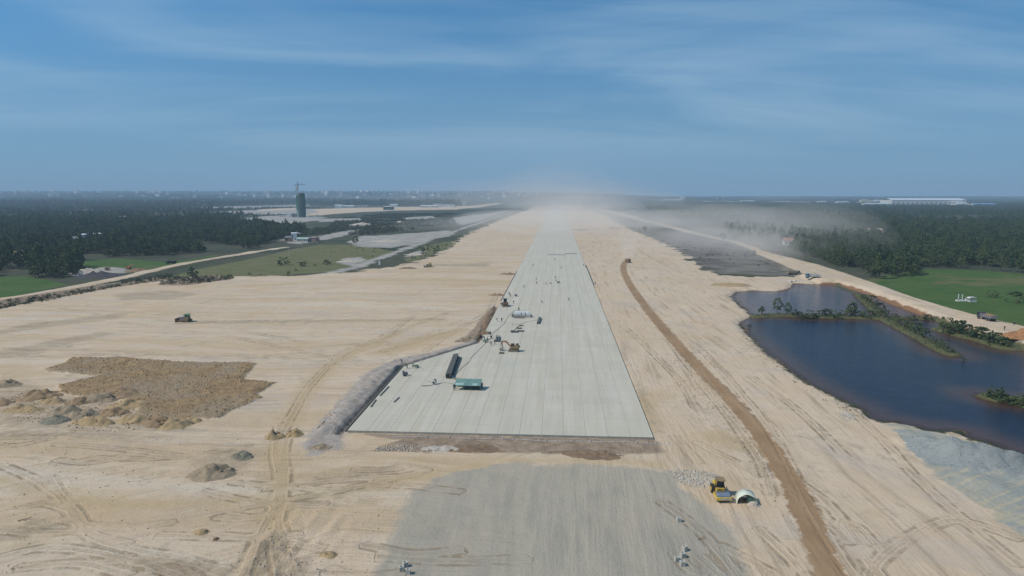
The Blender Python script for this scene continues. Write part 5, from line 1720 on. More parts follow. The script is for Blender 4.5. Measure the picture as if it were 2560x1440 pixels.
for a in (
        (1342, 711, 'worker standing on the far strip, left of the pair by the trowel machine', 'stand', 'dark', 0.3), (1365, 711, 'worker standing close to the trowel machine on the far strip', 'stand', 'dark', 2.0),
        (1310, 720, 'worker walking near the left edge of the far strip', 'walk', 'dark', 1.0), (1388, 697, 'worker standing behind the generator on the far strip', 'stand', 'blue', 3.0),
        (1391, 705, 'worker bending at the generator on the far strip', 'bend', 'dark', 1.6), (1341, 700, 'worker bending behind the left worker of the far strip', 'bend', 'dark', 2.6),
        (1332, 665, 'lone worker standing on the far strip at left, above the trowel crew', 'stand', 'dark', 0.0), (1388, 651, 'lone worker walking just below the dark plastic sheets', 'walk', 'dark', 0.6),
        (1403, 672, 'lone worker standing between the trowel crew and the plastic sheets', 'stand', 'dark', 0.0), (1459, 665, 'worker at the right edge of the far strip, standing', 'stand', 'red', 0.5),
        (1464, 668, 'worker at the right edge of the far strip, bending', 'bend', 'dark', 1.0), (1473, 687, 'worker standing at the start of the right edge forms', 'stand', 'dark', 0.0),
        (1422, 752, 'lone worker bending on the open strip right of the middle', 'bend', 'dark', 0.4), (1356, 758, 'lone worker bending on the open strip near the middle', 'bend', 'dark', 2.0),
        (1488, 712, 'worker at the near end of the right edge forms', 'stand', 'dark', 0.0), (1273, 738, 'worker standing on the left edge behind the wheel loader', 'stand', 'dark', 0.0),
        (1276, 743, 'worker walking on the left edge behind the wheel loader', 'walk', 'blue', 1.0), (1284, 760, 'worker walking just right of the wheel loader', 'walk', 'dark', 0.6),
        (1253, 766, 'worker standing just left of the wheel loader', 'stand', 'dark', 0.0), (1244, 804, 'worker bending beside the trench below the wheel loader', 'bend', 'dark', 1.7),
        (1254, 805, 'worker standing beside the trench below the wheel loader', 'stand', 'dark', 0.0), (1297, 778, 'worker standing on the paving machine', 'stand', 'dark', 0.0),
        (1205, 851, 'worker at the left end of the cluster at the strip corner', 'stand', 'dark', 0.0), (1211, 850, 'worker second from left in the cluster at the strip corner', 'bend', 'blue', 1.0),
        (1219, 855, 'worker in the middle of the cluster at the strip corner', 'walk', 'dark', 2.0), (1228, 864, 'worker bending in front of the cluster at the strip corner', 'bend', 'dark', 0.5),
        (1237, 861, 'worker standing below the two thin beams at the strip corner', 'stand', 'dark', 0.0), (1226, 840, 'worker standing behind the trowel machine at the strip corner', 'stand', 'dark', 0.0),
        (1033, 921, 'worker pushing the wheelbarrow at the bend of the edge', 'walk', 'dark', 1.5), (1005, 916, 'worker bending over the edge form at the bend', 'bend', 'dark', 0.9),
        (1009, 941, 'worker standing at the generator by the bend', 'stand', 'dark', 0.0), (1018, 921, 'worker crouching low near the wheelbarrow', 'bend', 'dark', 2.4),
        (1135, 976, 'worker standing at the left end of the teal shelter', 'stand', 'dark', 0.0), (1139, 972, 'worker in the shade of the left end of the teal shelter', 'stand', 'blue', 0.7),
        (1205, 972, 'worker standing at the right end of the teal shelter', 'stand', 'dark', 0.0), (1090, 960, 'worker bending at the trowel machine left of the shelter', 'bend', 'dark', 1.0),
        (2511, 826, 'man in dark red shirt standing on the pond embankment', 'stand', 'red', 0.2)):
    person(*a)

# motorbike on the embankment
t = thing('motorbike', 'dark motorbike parked at the grass edge of the pond embankment', 'motorbike', G(2536, 815), R(30))
for xx in (-0.6, 0.6):
    MB().ring((xx, -0.05, 0.3), (xx, 0.05, 0.3), 0.3, 0.2, 14).build('wheel', M['black'], t)
MB().tube([(-0.6, 0, 0.3), (-0.2, 0, 0.6), (0.35, 0, 0.62), (0.6, 0, 0.3)], 0.05, 6).box((0, 0, 0.42), (0.5, 0.25, 0.35)).build('frame', M['roof_grey'], t)
MB().box((-0.25, 0, 0.75), (0.7, 0.26, 0.12)).build('seat', M['black'], t)
MB().tube([(0.6, 0, 0.3), (0.42, 0, 0.95)], 0.035, 6).tube([(0.4, -0.32, 1.0), (0.42, 0, 0.95), (0.4, 0.32, 1.0)], 0.025, 6).build('handlebar', M['steel'], t)
# culvert pipes under the causeway
for a, l in ((1978, 'left one of the two dark culvert pipes in the causeway'), (1988, 'right one of the two dark culvert pipes in the causeway')):
    c = G(a, 705)
    o = MB().ring((0, -1.0, 0), (0, 2.2, 0), 0.75, 0.6, 18).build('culvert_pipe', M['concrete_dark'])
    MB().cyl((0, 0.2, 0), (0, 0.3, 0), 0.59, 14).build('plug', M['black'], o)
    o.location = (c[0], c[1], -0.35)
    tag(o, l, 'culvert pipe')

# ------------------------------------------------------------------ trees
def crown_mesh(name, kind, seed, nclump, per, leaf, mat, trunk=True):
    """a crown of many small leaf faces in clumps, with its trunk as a second mesh"""
    rs = np.random.RandomState(seed)
    V, Fc = [], []
    if kind == 'round':
        h0, h1, rx = 3.2, 9.0, 2.6
    elif kind == 'tall':
        h0, h1, rx = 4.0, 11.5, 2.0
    elif kind == 'bush':
        h0, h1, rx = 0.15, 2.2, 1.5
    else:
        h0, h1, rx = 1.6, 6.0, 2.6
    for c in range(nclump):
        t = rs.uniform(0, 2 * math.pi)
        u = rs.uniform(0.03, 1.0)
        env = math.sin(math.pi * min(1.0, 0.10 + 0.9 * u)) ** 0.55 if kind != 'tall' else (1.15 - u) ** 0.6 * min(1, u * 6)
        rr = rx * env * (0.35 + 0.65 * math.sqrt(rs.uniform()))
        cx, cy, cz = rr * math.cos(t), rr * math.sin(t), h0 + (h1 - h0) * u + rs.normal(0, 0.18)
        cs = rs.uniform(0.55, 1.1) * leaf * 2.2
        for k in range(per):
            d = rs.normal(size=3)
            d /= np.linalg.norm(d)
            p = np.array([cx, cy, cz]) + d * cs * np.array([1, 1, 0.6]) * rs.uniform(0.4, 1.0)
            nrm = d + np.array([0, 0, 0.5]) + rs.normal(size=3) * 0.5
            nrm /= np.linalg.norm(nrm)
            a = np.cross(nrm, rs.normal(size=3))
            a /= np.linalg.norm(a)
            b = np.cross(nrm, a)
            s = leaf * rs.uniform(0.6, 1.25)
            i = len(V)
            V += [tuple(p + a * s), tuple(p + b * s * 0.7), tuple(p - a * s), tuple(p - b * s * 0.7)]
            Fc.append((i, i + 1, i + 2, i + 3))
    me = bpy.data.meshes.new(name)
    me.from_pydata(V, [], Fc)
    me.materials.append(mat)
    tm = MB()
    if kind != 'bush':
        tm.cyl((0, 0, -0.2), (0.1, 0.05, h0 + 0.6), 0.16, 7, 0.11).cyl((0.1, 0.05, h0 + 0.6), (0.05, 0.0, h1 * 0.8), 0.11, 6, 0.04)
        for k in range(5):
            t = rs.uniform(0, 6.28)
            z0 = h0 + (h1 - h0) * rs.uniform(0, 0.45)
            tm.cyl((0.08, 0.03, z0), (math.cos(t) * rx * 0.6, math.sin(t) * rx * 0.6, z0 + 1.2), 0.06, 5, 0.02)
    else:
        for k in range(5):
            t = rs.uniform(0, 6.28)
            tm.cyl((0, 0, -0.1), (math.cos(t) * 0.8, math.sin(t) * 0.8, 1.2), 0.05, 5, 0.02)
    tme = bpy.data.meshes.new('trunk')
    tme.from_pydata(tm.v, [], tm.f)
    tme.materials.append(M['bark'])
    return me, tme


CR = {}
for i, k in enumerate(('round', 'wide', 'wide', 'round', 'tall')):
    CR['tree', i] = crown_mesh('crown', k, 40 + i, 46, 12, 0.36, M['leaf_dark' if i != 2 else 'leaf_mid'])
for i, k in enumerate(('wide', 'round')):
    CR['mid', i] = crown_mesh('crown', k, 60 + i, 44, 12, 0.34, M['leaf_mid'])
for i in range(3):
    CR['bush', i] = crown_mesh('crown', 'bush', 70 + i, 22, 12, 0.20, M['leaf_mid'])
for i in range(2):
    CR['dry', i] = crown_mesh('crown', 'bush', 80 + i, 20, 11, 0.20, M['leaf_dry'])


def tree(kind, loc, s, label, cat='tree', group=None, name=None, sz=None):
    nvar = sum(1 for q in CR if q[0] == kind)
    cm, tm = CR[kind, random.randrange(nvar)]
    t = thing(name or ('tree' if kind in ('tree', 'mid') else 'shrub'), label, cat, loc, random.uniform(0, 6.28), group)
    for nm, me in (('trunk' if kind in ('tree', 'mid') else 'stems', tm), ('crown', cm)):
        o = bpy.data.objects.new(nm, me)
        COL.objects.link(o)
        o.parent = t
    t.scale = (s, s, s * (sz or random.uniform(0.9, 1.12)))
    return t


FORESTS = [   # outline in the photo, spacing in metres at its front, kinds
    ('left', [(-260, 700), (-260, 560), (0, 548), (300, 550), (540, 548), (690, 566), (765, 578), (735, 590), (690, 606), (650, 618), (545, 633), (480, 640), (300, 642), (206, 648), (206, 690), (160, 706), (60, 690)], 5.0),
    ('right', [(1940, 615), (1990, 585), (2100, 566), (2300, 558), (2900, 556), (2900, 700), (2560, 683), (2420, 672), (2300, 668), (2292, 690), (2200, 700), (2130, 680), (2060, 655)], 4.8)]
FP = [(nm, PL(q), s) for nm, q, s in FORESTS]
rs = np.random.RandomState(5)
cand = []
for nm, poly, sp in FP:
    xs, ys = [p[0] for p in poly], [p[1] for p in poly]
    gx_, gy_ = np.meshgrid(np.arange(min(xs), max(xs), sp), np.arange(min(ys), min(max(ys), 1300), sp))
    A = gx_.ravel() + rs.uniform(-0.42, 0.42, gx_.size) * sp
    B = gy_.ravel() + rs.uniform(-0.42, 0.42, gx_.size) * sp
    k = (sd_poly(A, B, poly) > 0) & (sd_line(A, B, EMBL, 6.0) < 0) & (rs.uniform(size=A.size) < 0.95)
    k &= (sd_poly(A, B, ZP['embr']) < -4)
    u = (A * _r[0] + B * _r[1]) / (A * _fh[0] + B * _fh[1])
    k &= np.abs(u) < 0.80
    k &= fbm(A / 30, B / 30, 77, 3) > (0.36 if nm == 'right' else 0.42)
    for a, b in zip(A[k], B[k]):
        cand.append((math.hypot(a, b), nm, a, b))
cand.sort()
CLEAR = [(P(200, 606), 13), (P(214, 600), 9), (P(240, 600), 9), (P(48, 646), 12), (P(8, 606), 10), (P(305, 552), 16), (P(1972, 610), 16), (P(755, 606), 40), (P(2185, 584), 16)]


def in_yard(a, b, q, r):
    """the open yard in front of a house, on the side of the site"""
    L_ = math.hypot(*q)
    fwd = (q[0] * (q[0] - a) + q[1] * (q[1] - b)) / L_
    lat = (q[1] * (q[0] - a) - q[0] * (q[1] - b)) / L_
    return -r < fwd < 5.0 * min(r, 13) and abs(lat) < r * 0.75


cand = [c for c in cand if not any(in_yard(c[2], c[3], q, r) for q, r in CLEAR)]
TREE_LABEL = {'left': 'dark tree in the front rows of the wood beyond the left embankment', 'right': 'dark tree in the front rows of the wood beyond the green field'}
n_ind = {'left': 0, 'right': 0}
pts_near = []
for d, nm, a, b in cand:
    inview = abs((a * _r[0] + b * _r[1]) / (a * _fh[0] + b * _fh[1])) < 0.765
    if inview and n_ind[nm] < 125:
        n_ind[nm] += 1
        tree('tree', (a, b, hz(a, b) - 0.1), random.uniform(0.65, 1.3), TREE_LABEL[nm], 'tree', 'front trees of the ' + nm + ' wood')
    else:
        pts_near.append((a, b))


def scatter_pts(poly_px, spacing, prob, thr, seed, ymax=9000):
    poly = PL(poly_px)
    r2 = np.random.RandomState(seed)
    xs, ys = [p[0] for p in poly], [p[1] for p in poly]
    gx_, gy_ = np.meshgrid(np.arange(min(xs), max(xs), spacing), np.arange(min(ys), min(max(ys), ymax), spacing))
    A = gx_.ravel() + r2.uniform(-0.5, 0.5, gx_.size) * spacing
    B = gy_.ravel() + r2.uniform(-0.5, 0.5, gx_.size) * spacing
    k = (sd_poly(A, B, poly) > 0) & (r2.uniform(size=A.size) < prob)
    u = (A * _r[0] + B * _r[1]) / np.maximum(A * _fh[0] + B * _fh[1], 1)
    k &= np.abs(u) < 0.80
    A, B = A[k], B[k]
    k = fbm(A / (spacing * 9), B / (spacing * 9), seed, 3) > thr
    A, B = A[k], B[k]
    for key, lim in (('sand', 2.0), ('runway', 5.0)):
        k = sd_poly(A, B, ZP[key]) < -lim
        A, B = A[k], B[k]
    for key in ('grey', 'farsand', 'green'):
        for q in ZP[key]:
            k = sd_poly(A, B, q) < -1.0
            A, B = A[k], B[k]
    k = (sd_line(A, B, EMBL, 6.0) < 0) & (sd_poly(A, B, ZP['embr']) < -4) & (sd_line(A, B, GREYROAD, 5.0) < 0)
    return A[k], B[k]


proto_coll = {}


def mass(name, label, A, B, kinds, smin, smax, seed, sz=1.0):
    """a wood or scrub that reads as one mass: one object, its plants spread by geometry nodes"""
    key = tuple(kinds)
    if key not in proto_coll:
        pc = bpy.data.collections.new('plant_kinds')
        for k in kinds:
            for q, (cm, tm) in CR.items():
                if q[0] != k:
                    continue
                me = bpy.data.meshes.new('plant')
                nv = len(cm.vertices)
                vs = [v.co[:] for v in cm.vertices] + [v.co[:] for v in tm.vertices]
                fs = [tuple(p.vertices) for p in cm.polygons] + [tuple(i + nv for i in p.vertices) for p in tm.polygons]
                me.from_pydata(vs, [], fs)
                me.materials.append(cm.materials[0])
                me.materials.append(M['bark'])
                nf_ = len(cm.polygons)
                me.polygons.foreach_set('material_index', [0] * nf_ + [1] * (len(fs) - nf_))
                pc.objects.link(bpy.data.objects.new('plant', me))
        proto_coll[key] = pc
    r2 = np.random.RandomState(seed)
    n = len(A)
    zs = np.array([hz(a, b) for a, b in zip(A, B)]) - 0.15
    me = bpy.data.meshes.new(name)
    me.from_pydata(np.stack([A, B, zs], 1).tolist(), [], [])
    s = r2.uniform(smin, smax, n)
    sc = np.stack([s, s, s * sz * r2.uniform(0.85, 1.15, n)], 1).astype(np.float32)
    at = me.attributes.new('plant_scale', 'FLOAT_VECTOR', 'POINT')
    at.data.foreach_set('vector', sc.ravel())
    at = me.attributes.new('plant_turn', 'FLOAT_VECTOR', 'POINT')
    at.data.foreach_set('vector', np.stack([np.zeros(n), np.zeros(n), r2.uniform(0, 6.28, n)], 1).astype(np.float32).ravel())
    o = bpy.data.objects.new(name, me)
    COL.objects.link(o)
    tag(o, kind='stuff')
    o['label'] = label
    ng = bpy.data.node_groups.new('plant_spread', 'GeometryNodeTree')
    ng.interface.new_socket('Geometry', in_out='INPUT', socket_type='NodeSocketGeometry')
    ng.interface.new_socket('Geometry', in_out='OUTPUT', socket_type='NodeSocketGeometry')
    gi, go = ng.nodes.new('NodeGroupInput'), ng.nodes.new('NodeGroupOutput')
    ip = ng.nodes.new('GeometryNodeInstanceOnPoints')
    ci = ng.nodes.new('GeometryNodeCollectionInfo')
    ci.inputs[0].default_value = proto_coll[key]
    ci.inputs[1].default_value = True
    ci.inputs[2].default_value = True
    ip.inputs['Pick Instance'].default_value = True
    rd = ng.nodes.new('FunctionNodeRandomValue')
    rd.data_type = 'INT'
    rd.inputs[4].default_value = 0
    rd.inputs[5].default_value = 50
    L = ng.links
    for nm, sock in (('plant_scale', 'Scale'), ('plant_turn', 'Rotation')):
        na = ng.nodes.new('GeometryNodeInputNamedAttribute')
        na.data_type = 'FLOAT_VECTOR'
        na.inputs[0].default_value = nm
        L.new(na.outputs[0], ip.inputs[sock])
    L.new(gi.outputs[0], ip.inputs['Points'])
    L.new(ci.outputs[0], ip.inputs['Instance'])
    L.new(rd.outputs[2], ip.inputs['Instance Index'])
    L.new(ip.outputs[0], go.inputs[0])
    md = o.modifiers.new('spread', 'NODES')
    md.node_group = ng
    print(name, n)
    return o


A = np.array([p[0] for p in pts_near])
B = np.array([p[1] for p in pts_near])
mass('forest', 'dense dark wood behind the front trees', A, B, ['tree'], 0.65, 1.35, 1, 0.85)
# farther woods thin out into belts
FAR = [([(-300, 548), (-300, 512), (300, 512), (640, 528), (600, 550), (300, 552)], 10, 0.40, 0.47, 1.2), ([(-300, 514), (-300, 499), (500, 499), (900, 505), (1150, 508), (1150, 516), (700, 514), (430, 520)], 24, 0.85, 0.40, 2.6),
       ([(1840, 605), (1800, 560), (1700, 530), (2000, 528), (2900, 530), (2900, 560), (2300, 560), (2000, 585)], 9, 0.5, 0.46, 1.1), ([(1620, 526), (1600, 505), (2000, 508), (2900, 507), (2900, 532), (2100, 530)], 13, 0.9, 0.36, 1.2),
       ([(1300, 506), (1250, 497), (2900, 494), (2900, 508), (1600, 506)], 30, 0.9, 0.42, 1.7), ([(-300, 500), (-300, 493.5), (1300, 493.5), (1250, 500)], 60, 0.8, 0.42, 3.4)]
AA, BB, SS = [], [], []
for i, (q, sp, pr, th, s) in enumerate(FAR):
    a, b = scatter_pts(q, sp, pr, th, 200 + i)
    mass('forest', ('far wood left of the tower', 'far tree belt before the town', 'scrubby wood beyond the muddy ground', 'dark tree belt before the factories', 'hazy woodland at the right horizon', 'hazy woodland below the town')[i], a, b, ['tree'], s * 0.75, s * 1.2, 30 + i, 0.75 if i in (1, 3, 4, 5) else 0.9)
SCRUB = [([(820, 570), (840, 548), (960, 536), (1130, 532), (1180, 540), (1130, 560), (1000, 580), (900, 590), (760, 600), (700, 600), (760, 575)], 5.0, 0.55, 0.42, 1.3, 'low dark scrub between the tower and the sand'),
         ([(420, 700), (560, 680), (760, 640), (900, 610), (1000, 625), (900, 660), (760, 684), (600, 694)], 6.0, 0.20, 0.50, 0.6, 'scattered low bushes in the olive field'),
         ([(1000, 655), (1060, 612), (1145, 600), (1100, 635)], 4.5, 0.35, 0.42, 0.7, 'low bushes in the strip before the sand'),
         ([(1600, 580), (1640, 540), (1900, 545), (1990, 600), (1990, 680), (1800, 680), (1700, 625)], 7.0, 0.16, 0.45, 0.6, 'grey scrub in the muddy ground'),
         ([(-100, 790), (-100, 770), (120, 735), (330, 700), (430, 686), (430, 700), (300, 716), (120, 752)], 2.0, 0.6, 0.40, 0.55, 'straggling hedge below the left embankment'),
         ([(395, 712), (440, 694), (590, 690), (590, 697), (480, 712)], 2.2, 0.6, 0.35, 0.6, 'dark brushwood at the edge of the sand'),
         ([(440, 524), (640, 516), (900, 522), (640, 545), (560, 545)], 14, 0.5, 0.45, 2.0, 'scrub between the pale patches before the tower'),
         ([(2130, 712), (2300, 680), (2700, 690), (2700, 860), (2440, 790)], 9.0, 0.25, 0.56, 0.7, 'bushes dotted over the green field')]
for i, (q, sp, pr, th, s, lab) in enumerate(SCRUB):
    if 'green field' in lab or 'hedge' in lab or 'brushwood' in lab:
        keep = ZP['green'], ZP['sand'], ZP['grey']
        ZP['green'] = []
        if 'green field' not in lab:
            ZP['sand'] = [(9e5, 9e5), (9e5 + 1, 9e5), (9e5, 9e5 + 1)]
        a, b = scatter_pts(q, sp, pr, th, 300 + i)
        ZP['green'], ZP['sand'], ZP['grey'] = keep
    else:
        a, b = scatter_pts(q, sp, pr, th, 300 + i)
    if len(a):
        mass('scrub', lab, a, b, ['dry', 'bush'] if i not in (3,) else ['dry'], s * 0.7, s * 1.25, 60 + i)

# plants one can pick out
PLANTS = [('mid', 1942, 790, 34, 'tall leafy tree on the pond dyke, left of the middle', 'tree'), ('mid', 1968, 791, 26, 'smaller tree right of the tall one on the pond dyke', 'tree'), ('mid', 1903, 790, 22, 'tree at the left end of the pond dyke', 'tree'),
          ('mid', 2128, 792, 36, 'slender lone tree standing on the pond dyke', 'tree'), ('mid', 482, 700, 32, 'lone leafy tree at the edge of the sand field', 'tree'), ('tree', 2245, 690, 30, 'round dark tree at the near corner of the right wood', 'tree'),
          ('mid', 888, 612, 22, 'tree by the grey track behind the olive field', 'tree'), ('mid', 930, 583, 18, 'dark tree among the pale spoil', 'tree'), ('mid', 1058, 632, 14, 'shrubby tree on the strip before the sand', 'tree'),
          ('tree', 1806, 600, 22, 'dark spreading tree over the pale gateposts', 'tree'), ('tree', 1840, 600, 16, 'small dark tree right of the spreading one', 'tree'), ('mid', 1612, 582, 12, 'small dark tree in the dust right of the strip', 'tree'), ('mid', 1598, 586, 9, 'low tree in the dust left of the small dark tree', 'tree')]
for kind, a, b, hpx, lab, cat in PLANTS:
    c = G(a, b)
    hm = hpx * mpp(b)
    tree(kind, c, hm / 8.0 * (1.25 if kind == 'mid' else 1.0), lab, cat, sz=1.0)
BUSH = []
for a in np.linspace(1985, 2205, 17):
    BUSH.append((a, 792 + random.uniform(-3, 3), random.uniform(9, 16), 'bush on the long dyke across the pond', 'bushes on the long dyke'))
for u in np.linspace(0, 1, 16):
    BUSH.append((2160 + 215 * u + random.uniform(-4, 4), 748 + 134 * u, random.uniform(9, 18) * (1.4 if 0.35 < u < 0.8 else 1), 'bush on the slanting dyke in the pond', 'bushes on the slanting dyke'))
for u in np.linspace(0, 1, 22):
    BUSH.append((2362 + 158 * u, 826 + 40 * u + random.uniform(-6, 5), random.uniform(14, 26), 'bush on the leafy islet beside the embankment', 'bushes on the islet'))
for u in np.linspace(0, 1, 12):
    BUSH.append((2480 + 110 * u, 996 + 18 * u + random.uniform(-8, 8), random.uniform(14, 24), 'bush on the islet cut by the picture edge', 'bushes on the edge islet'))
for a, b, h_, lab in ((2280, 797, 12, 'low bush on the short dyke, nearest the slanting dyke'), (2320, 798, 16, 'bush at the far end of the short dyke'), (710, 664, 18, 'round bush in the olive field, leftmost of three'), (757, 667, 12, 'round bush in the olive field, middle of three'),
                      (818, 664, 12, 'round bush in the olive field, rightmost of three'), (2410, 899, 9, 'tuft standing alone in the open water'), (1874, 815, 8, 'bush on the sand spit at the pond edge'), (2540, 760, 26, 'dark bush in the green field near the picture edge'),
                      (2480, 745, 16, 'dark bush in the middle of the green field')):
    BUSH.append((a, b, h_, lab, None))
for a, b, hpx, lab, grp in BUSH:
    z = None
    p = P(a, b, -0.3)
    c = (p[0], p[1], max(hz(*p), -0.75) - 0.05)
    s = hpx * mpp(b) / 2.2 * 1.3
    tree('bush', c, s, lab, 'bush', grp, 'shrub', 0.85)

# reeds on the dykes and along the shore
rs = np.random.RandomState(12)
mb = MB()
for q, w in BUNDS[:5]:
    for i in range(len(q) - 1):
        L_ = math.dist(q[i], q[i + 1])
        for k in range(int(L_ * w * 3.0)):
            t = rs.uniform()
            a = q[i][0] + t * (q[i + 1][0] - q[i][0]) + rs.uniform(-w, w) * 0.9
            b = q[i][1] + t * (q[i + 1][1] - q[i][1]) + rs.uniform(-w, w) * 0.9
            z = max(hz(a, b), -0.85)
            h_, an = rs.uniform(0.35, 1.0), rs.uniform(0, 6.28)
            dx, dy = 0.12 * math.cos(an), 0.12 * math.sin(an)
            mb.add([(a - dx, b - dy, z), (a + dx, b + dy, z), (a + rs.uniform(-.3, .3), b + rs.uniform(-.3, .3), z + h_)], [(0, 1, 2)])
o = mb.build('reeds', M['reed'])
tag(o, 'tufts of reed and grass on the pond dykes', kind='stuff')


# ------------------------------------------------------------------ houses, tower, plant
def house(name, label, px, py, w, d, h, rz=0.0, wall='dirty_white', roof='tile_red', rh=1.8, hip=False, windows=3, cat='house', flat=False, loc=None):
    c = loc or G(px, py)
    t = thing(name, label, cat, (c[0], c[1], c[2] - 0.2), rz)
    MB().box((0, 0, h / 2), (w, d, h)).build('wall', M[wall], t)
    if flat:
        r = MB().box((0, 0, h + 0.15), (w + 0.6, d + 0.6, 0.3)).box((w * 0.25, 0, h + 0.9), (w * 0.25, d * 0.4, 1.4))
    else:
        e, k = 0.6, (0.55 if hip else 1.0)
        r = MB().add([(-w / 2 - e, -d / 2 - e, h), (w / 2 + e, -d / 2 - e, h), (w / 2 + e, d / 2 + e, h), (-w / 2 - e, d / 2 + e, h), (-(w / 2 + e) * k, 0, h + rh), ((w / 2 + e) * k, 0, h + rh)],
                     [(0, 1, 5, 4), (2, 3, 4, 5), (1, 2, 5), (3, 0, 4), (3, 2, 1, 0)])
    r.build('roof', M[roof], t)
    for k in range(windows):
        xx = -w / 2 + w * (k + 0.5) / windows
        if k == windows // 2 and windows > 1:
            MB().box((xx, -d / 2 - 0.03, 1.1), (1.1, 0.08, 2.2)).build('door', M['wood'], t)
        else:
            wo = MB().box((xx, -d / 2 - 0.03, h * 0.55), (w / windows * 0.5, 0.06, h * 0.35)).build('window', M['glass'], t)
            MB().box((xx, -d / 2 - 0.08, h * 0.36), (w / windows * 0.56, 0.16, 0.08)).build('sill', M[wall], wo)
    return t


house('house', 'house with dull purple roof and white porch in the left wood', 190, 606, 9, 8, 4.0, R(4), 'dirty_white', 'roof_grey', 2.2, True)
house('pavilion', 'white flat canopy on tall posts behind the purple roofed house', 210, 600, 7, 6, 6.0, R(-6), 'blue_cab', 'roof_white', 0.8, False, 2, 'pavilion')
house('shed', 'shed with bright white roof among the left wood', 245, 594, 8, 6, 4.5, R(8), 'dirty_white', 'roof_white', 1.0, False, 2, 'shed')
house('shed', 'tiny white roofed shed beside the bright white roof', 238, 593, 3, 3, 4.2, R(-8), 'dirty_white', 'roof_white', 0.8, False, 1, 'shed')
house('house', 'blue-grey roofed house cut by the left picture edge', 6, 602, 12, 8, 4.0, 0, 'blue_cab', 'roof_blue', 1.6)
house('house', 'pale house far back in the left wood', 305, 550, 13, 9, 6, R(5), 'cream', 'dirty_white', 2.0)
house('house', 'red roofed house with pale walls in the dusty right wood', 1972, 612, 10, 8, 4.5, R(-4), 'cream', 'tile_red', 2.4)
house('house', 'tan roofed house deep in the right wood', 2186, 586, 14, 9, 5.5, R(3), 'cream', 'tile_tan', 2.0)
tp = house('temple', 'small temple with stepped tan roofs among the left trees', 45, 650, 11, 7, 3.4, R(12), 'dirty_white', 'tile_tan', 1.6, True, 3, 'temple')
MB().box((1.2, 0.6, 5.3), (5, 3.2, 1.6)).build('upper_wall', M['dirty_white'], tp)
MB().add([(-2.2, -1.8, 6.1), (4.6, -1.8, 6.1), (4.6, 3.0, 6.1), (-2.2, 3.0, 6.1), (-0.4, 0.6, 7.6), (2.8, 0.6, 7.6)], [(0, 1, 5, 4), (2, 3, 4, 5), (1, 2, 5), (3, 0, 4), (3, 2, 1, 0)]).build('upper_roof', M['tile_tan'], tp)
for xx in (-2.4, 4.8):
    MB().cyl((xx, -1.8, 6.1), (xx * 1.08, -1.9, 7.0), 0.18, 6, 0.05).build('finial', M['tile_tan'], tp)
# half-demolished cluster
house('ruined_house', 'tan brick ruin left of the white house at the wood edge', 722, 604, 7, 6, 4.5, R(10), 'tile_tan', 'roof_grey', 1.5, True, 2)
wh = house('house', 'tall white house with an open awning in the ruined cluster', 736, 600, 5, 5, 7.5, R(15), 'white', 'roof_white', 0.6, False, 2)
MB().prism([(2.0, 7.6), (6.2, 6.8), (6.2, 6.95), (2.0, 8.8)], -2.6, 1.8).build('awning', M['white'], wh)
house('ruined_house', 'long low pale green roofed ruin in the ruined cluster', 759, 605, 11, 6, 3.5, R(-3), 'dirty_white', 'teal_pale', 1.4, False, 5)
house('ruined_house', 'roofless pink walled ruin at the right of the ruined cluster', 787, 605, 8, 6, 4.5, R(4), 'pink_wall', 'pink_wall', 0.2, False, 3, flat=True)
# pale gateposts under the spreading tree
for a, l in ((1804, 'left pale gatepost under the spreading dark tree'), (1820, 'right pale gatepost under the spreading dark tree')):
    o = MB().box((0, 0, 2.2), (1.3, 1.3, 4.4)).box((0, 0, 4.6), (1.8, 1.8, 0.4)).build('gatepost', M['dirty_white'])
    o.location = G(a, 602)
    tag(o, l, 'gatepost')


def tomb(label, px, py, kind):
    t = thing('tomb', label, 'tomb', G(px, py), R(10))
    MB().box((0, 0, 0.25), (3.4, 2.6, 0.5)).build('plinth', M['dirty_white'], t)
    if kind == 'tall':
        for xx in (-1.2, 0.6):
            MB().box((xx, 0, 1.7), (0.3, 0.3, 2.6)).box((xx, 0, 3.05), (0.6, 0.5, 0.2)).build('pillar', M['dirty_white'], t)
        for xx in (-1.9, 1.6):
            MB().box((xx, -0.6, 0.9), (0.25, 0.25, 1.2)).build('post', M['dirty_white'], t)
        MB().box((2.2, -0.8, 0.7), (1.4, 0.6, 0.5)).build('altar', M['white'], t)
    else:
        for k in range(4):
            MB().box((-1.3 + 0.87 * k, -0.6, 1.0), (0.2, 0.2, 1.1)).build('pillar', M['dirty_white'], t)
        MB().prism([(-1.9, 1.6), (1.9, 1.6), (1.2, 2.1), (-1.2, 2.1)], -1.1, 0.9).build('roof', M['dirty_white'], t)


tomb('white tomb with two tall pillars in the green field', 2402, 753, 'tall')
tomb('white tomb with a little pillared roof right of the tall pillars', 2428, 754, 'low')
for a, b, hpx, l in ((937, 663, 28, 'utility pole at the roadside by the white marker block'), (948, 662, 14, 'short pole right of the utility pole on the grey track'), (822, 652, 24, 'thin pole standing in the olive field'), (722, 640, 22, 'thin pole near the ruined cluster, left of the olive field'),
                     (614, 622, 22, 'thin pole at the end of the left embankment'), (876, 675, 14, 'short pole at the near end of the grey track'), (455, 596, 18, 'thin pole above the left wood')):
    hm = hpx * mpp(b)
    o = MB().cyl((0, 0, -0.3), (0, 0, hm), 0.16, 8, 0.1).box((0, 0, hm - 0.5), (1.4, 0.1, 0.1)).build('utility_pole', M['concrete_dark'])
    o.location = G(a, b)
    tag(o, l, 'pole')
o = MB().box((0, 0, 1.2), (1.0, 1.0, 2.4), top=(0.8, 0.8)).box((0, 0, 2.5), (1.2, 1.2, 0.2)).build('marker_block', M['white'])
o.location = G(949, 662)
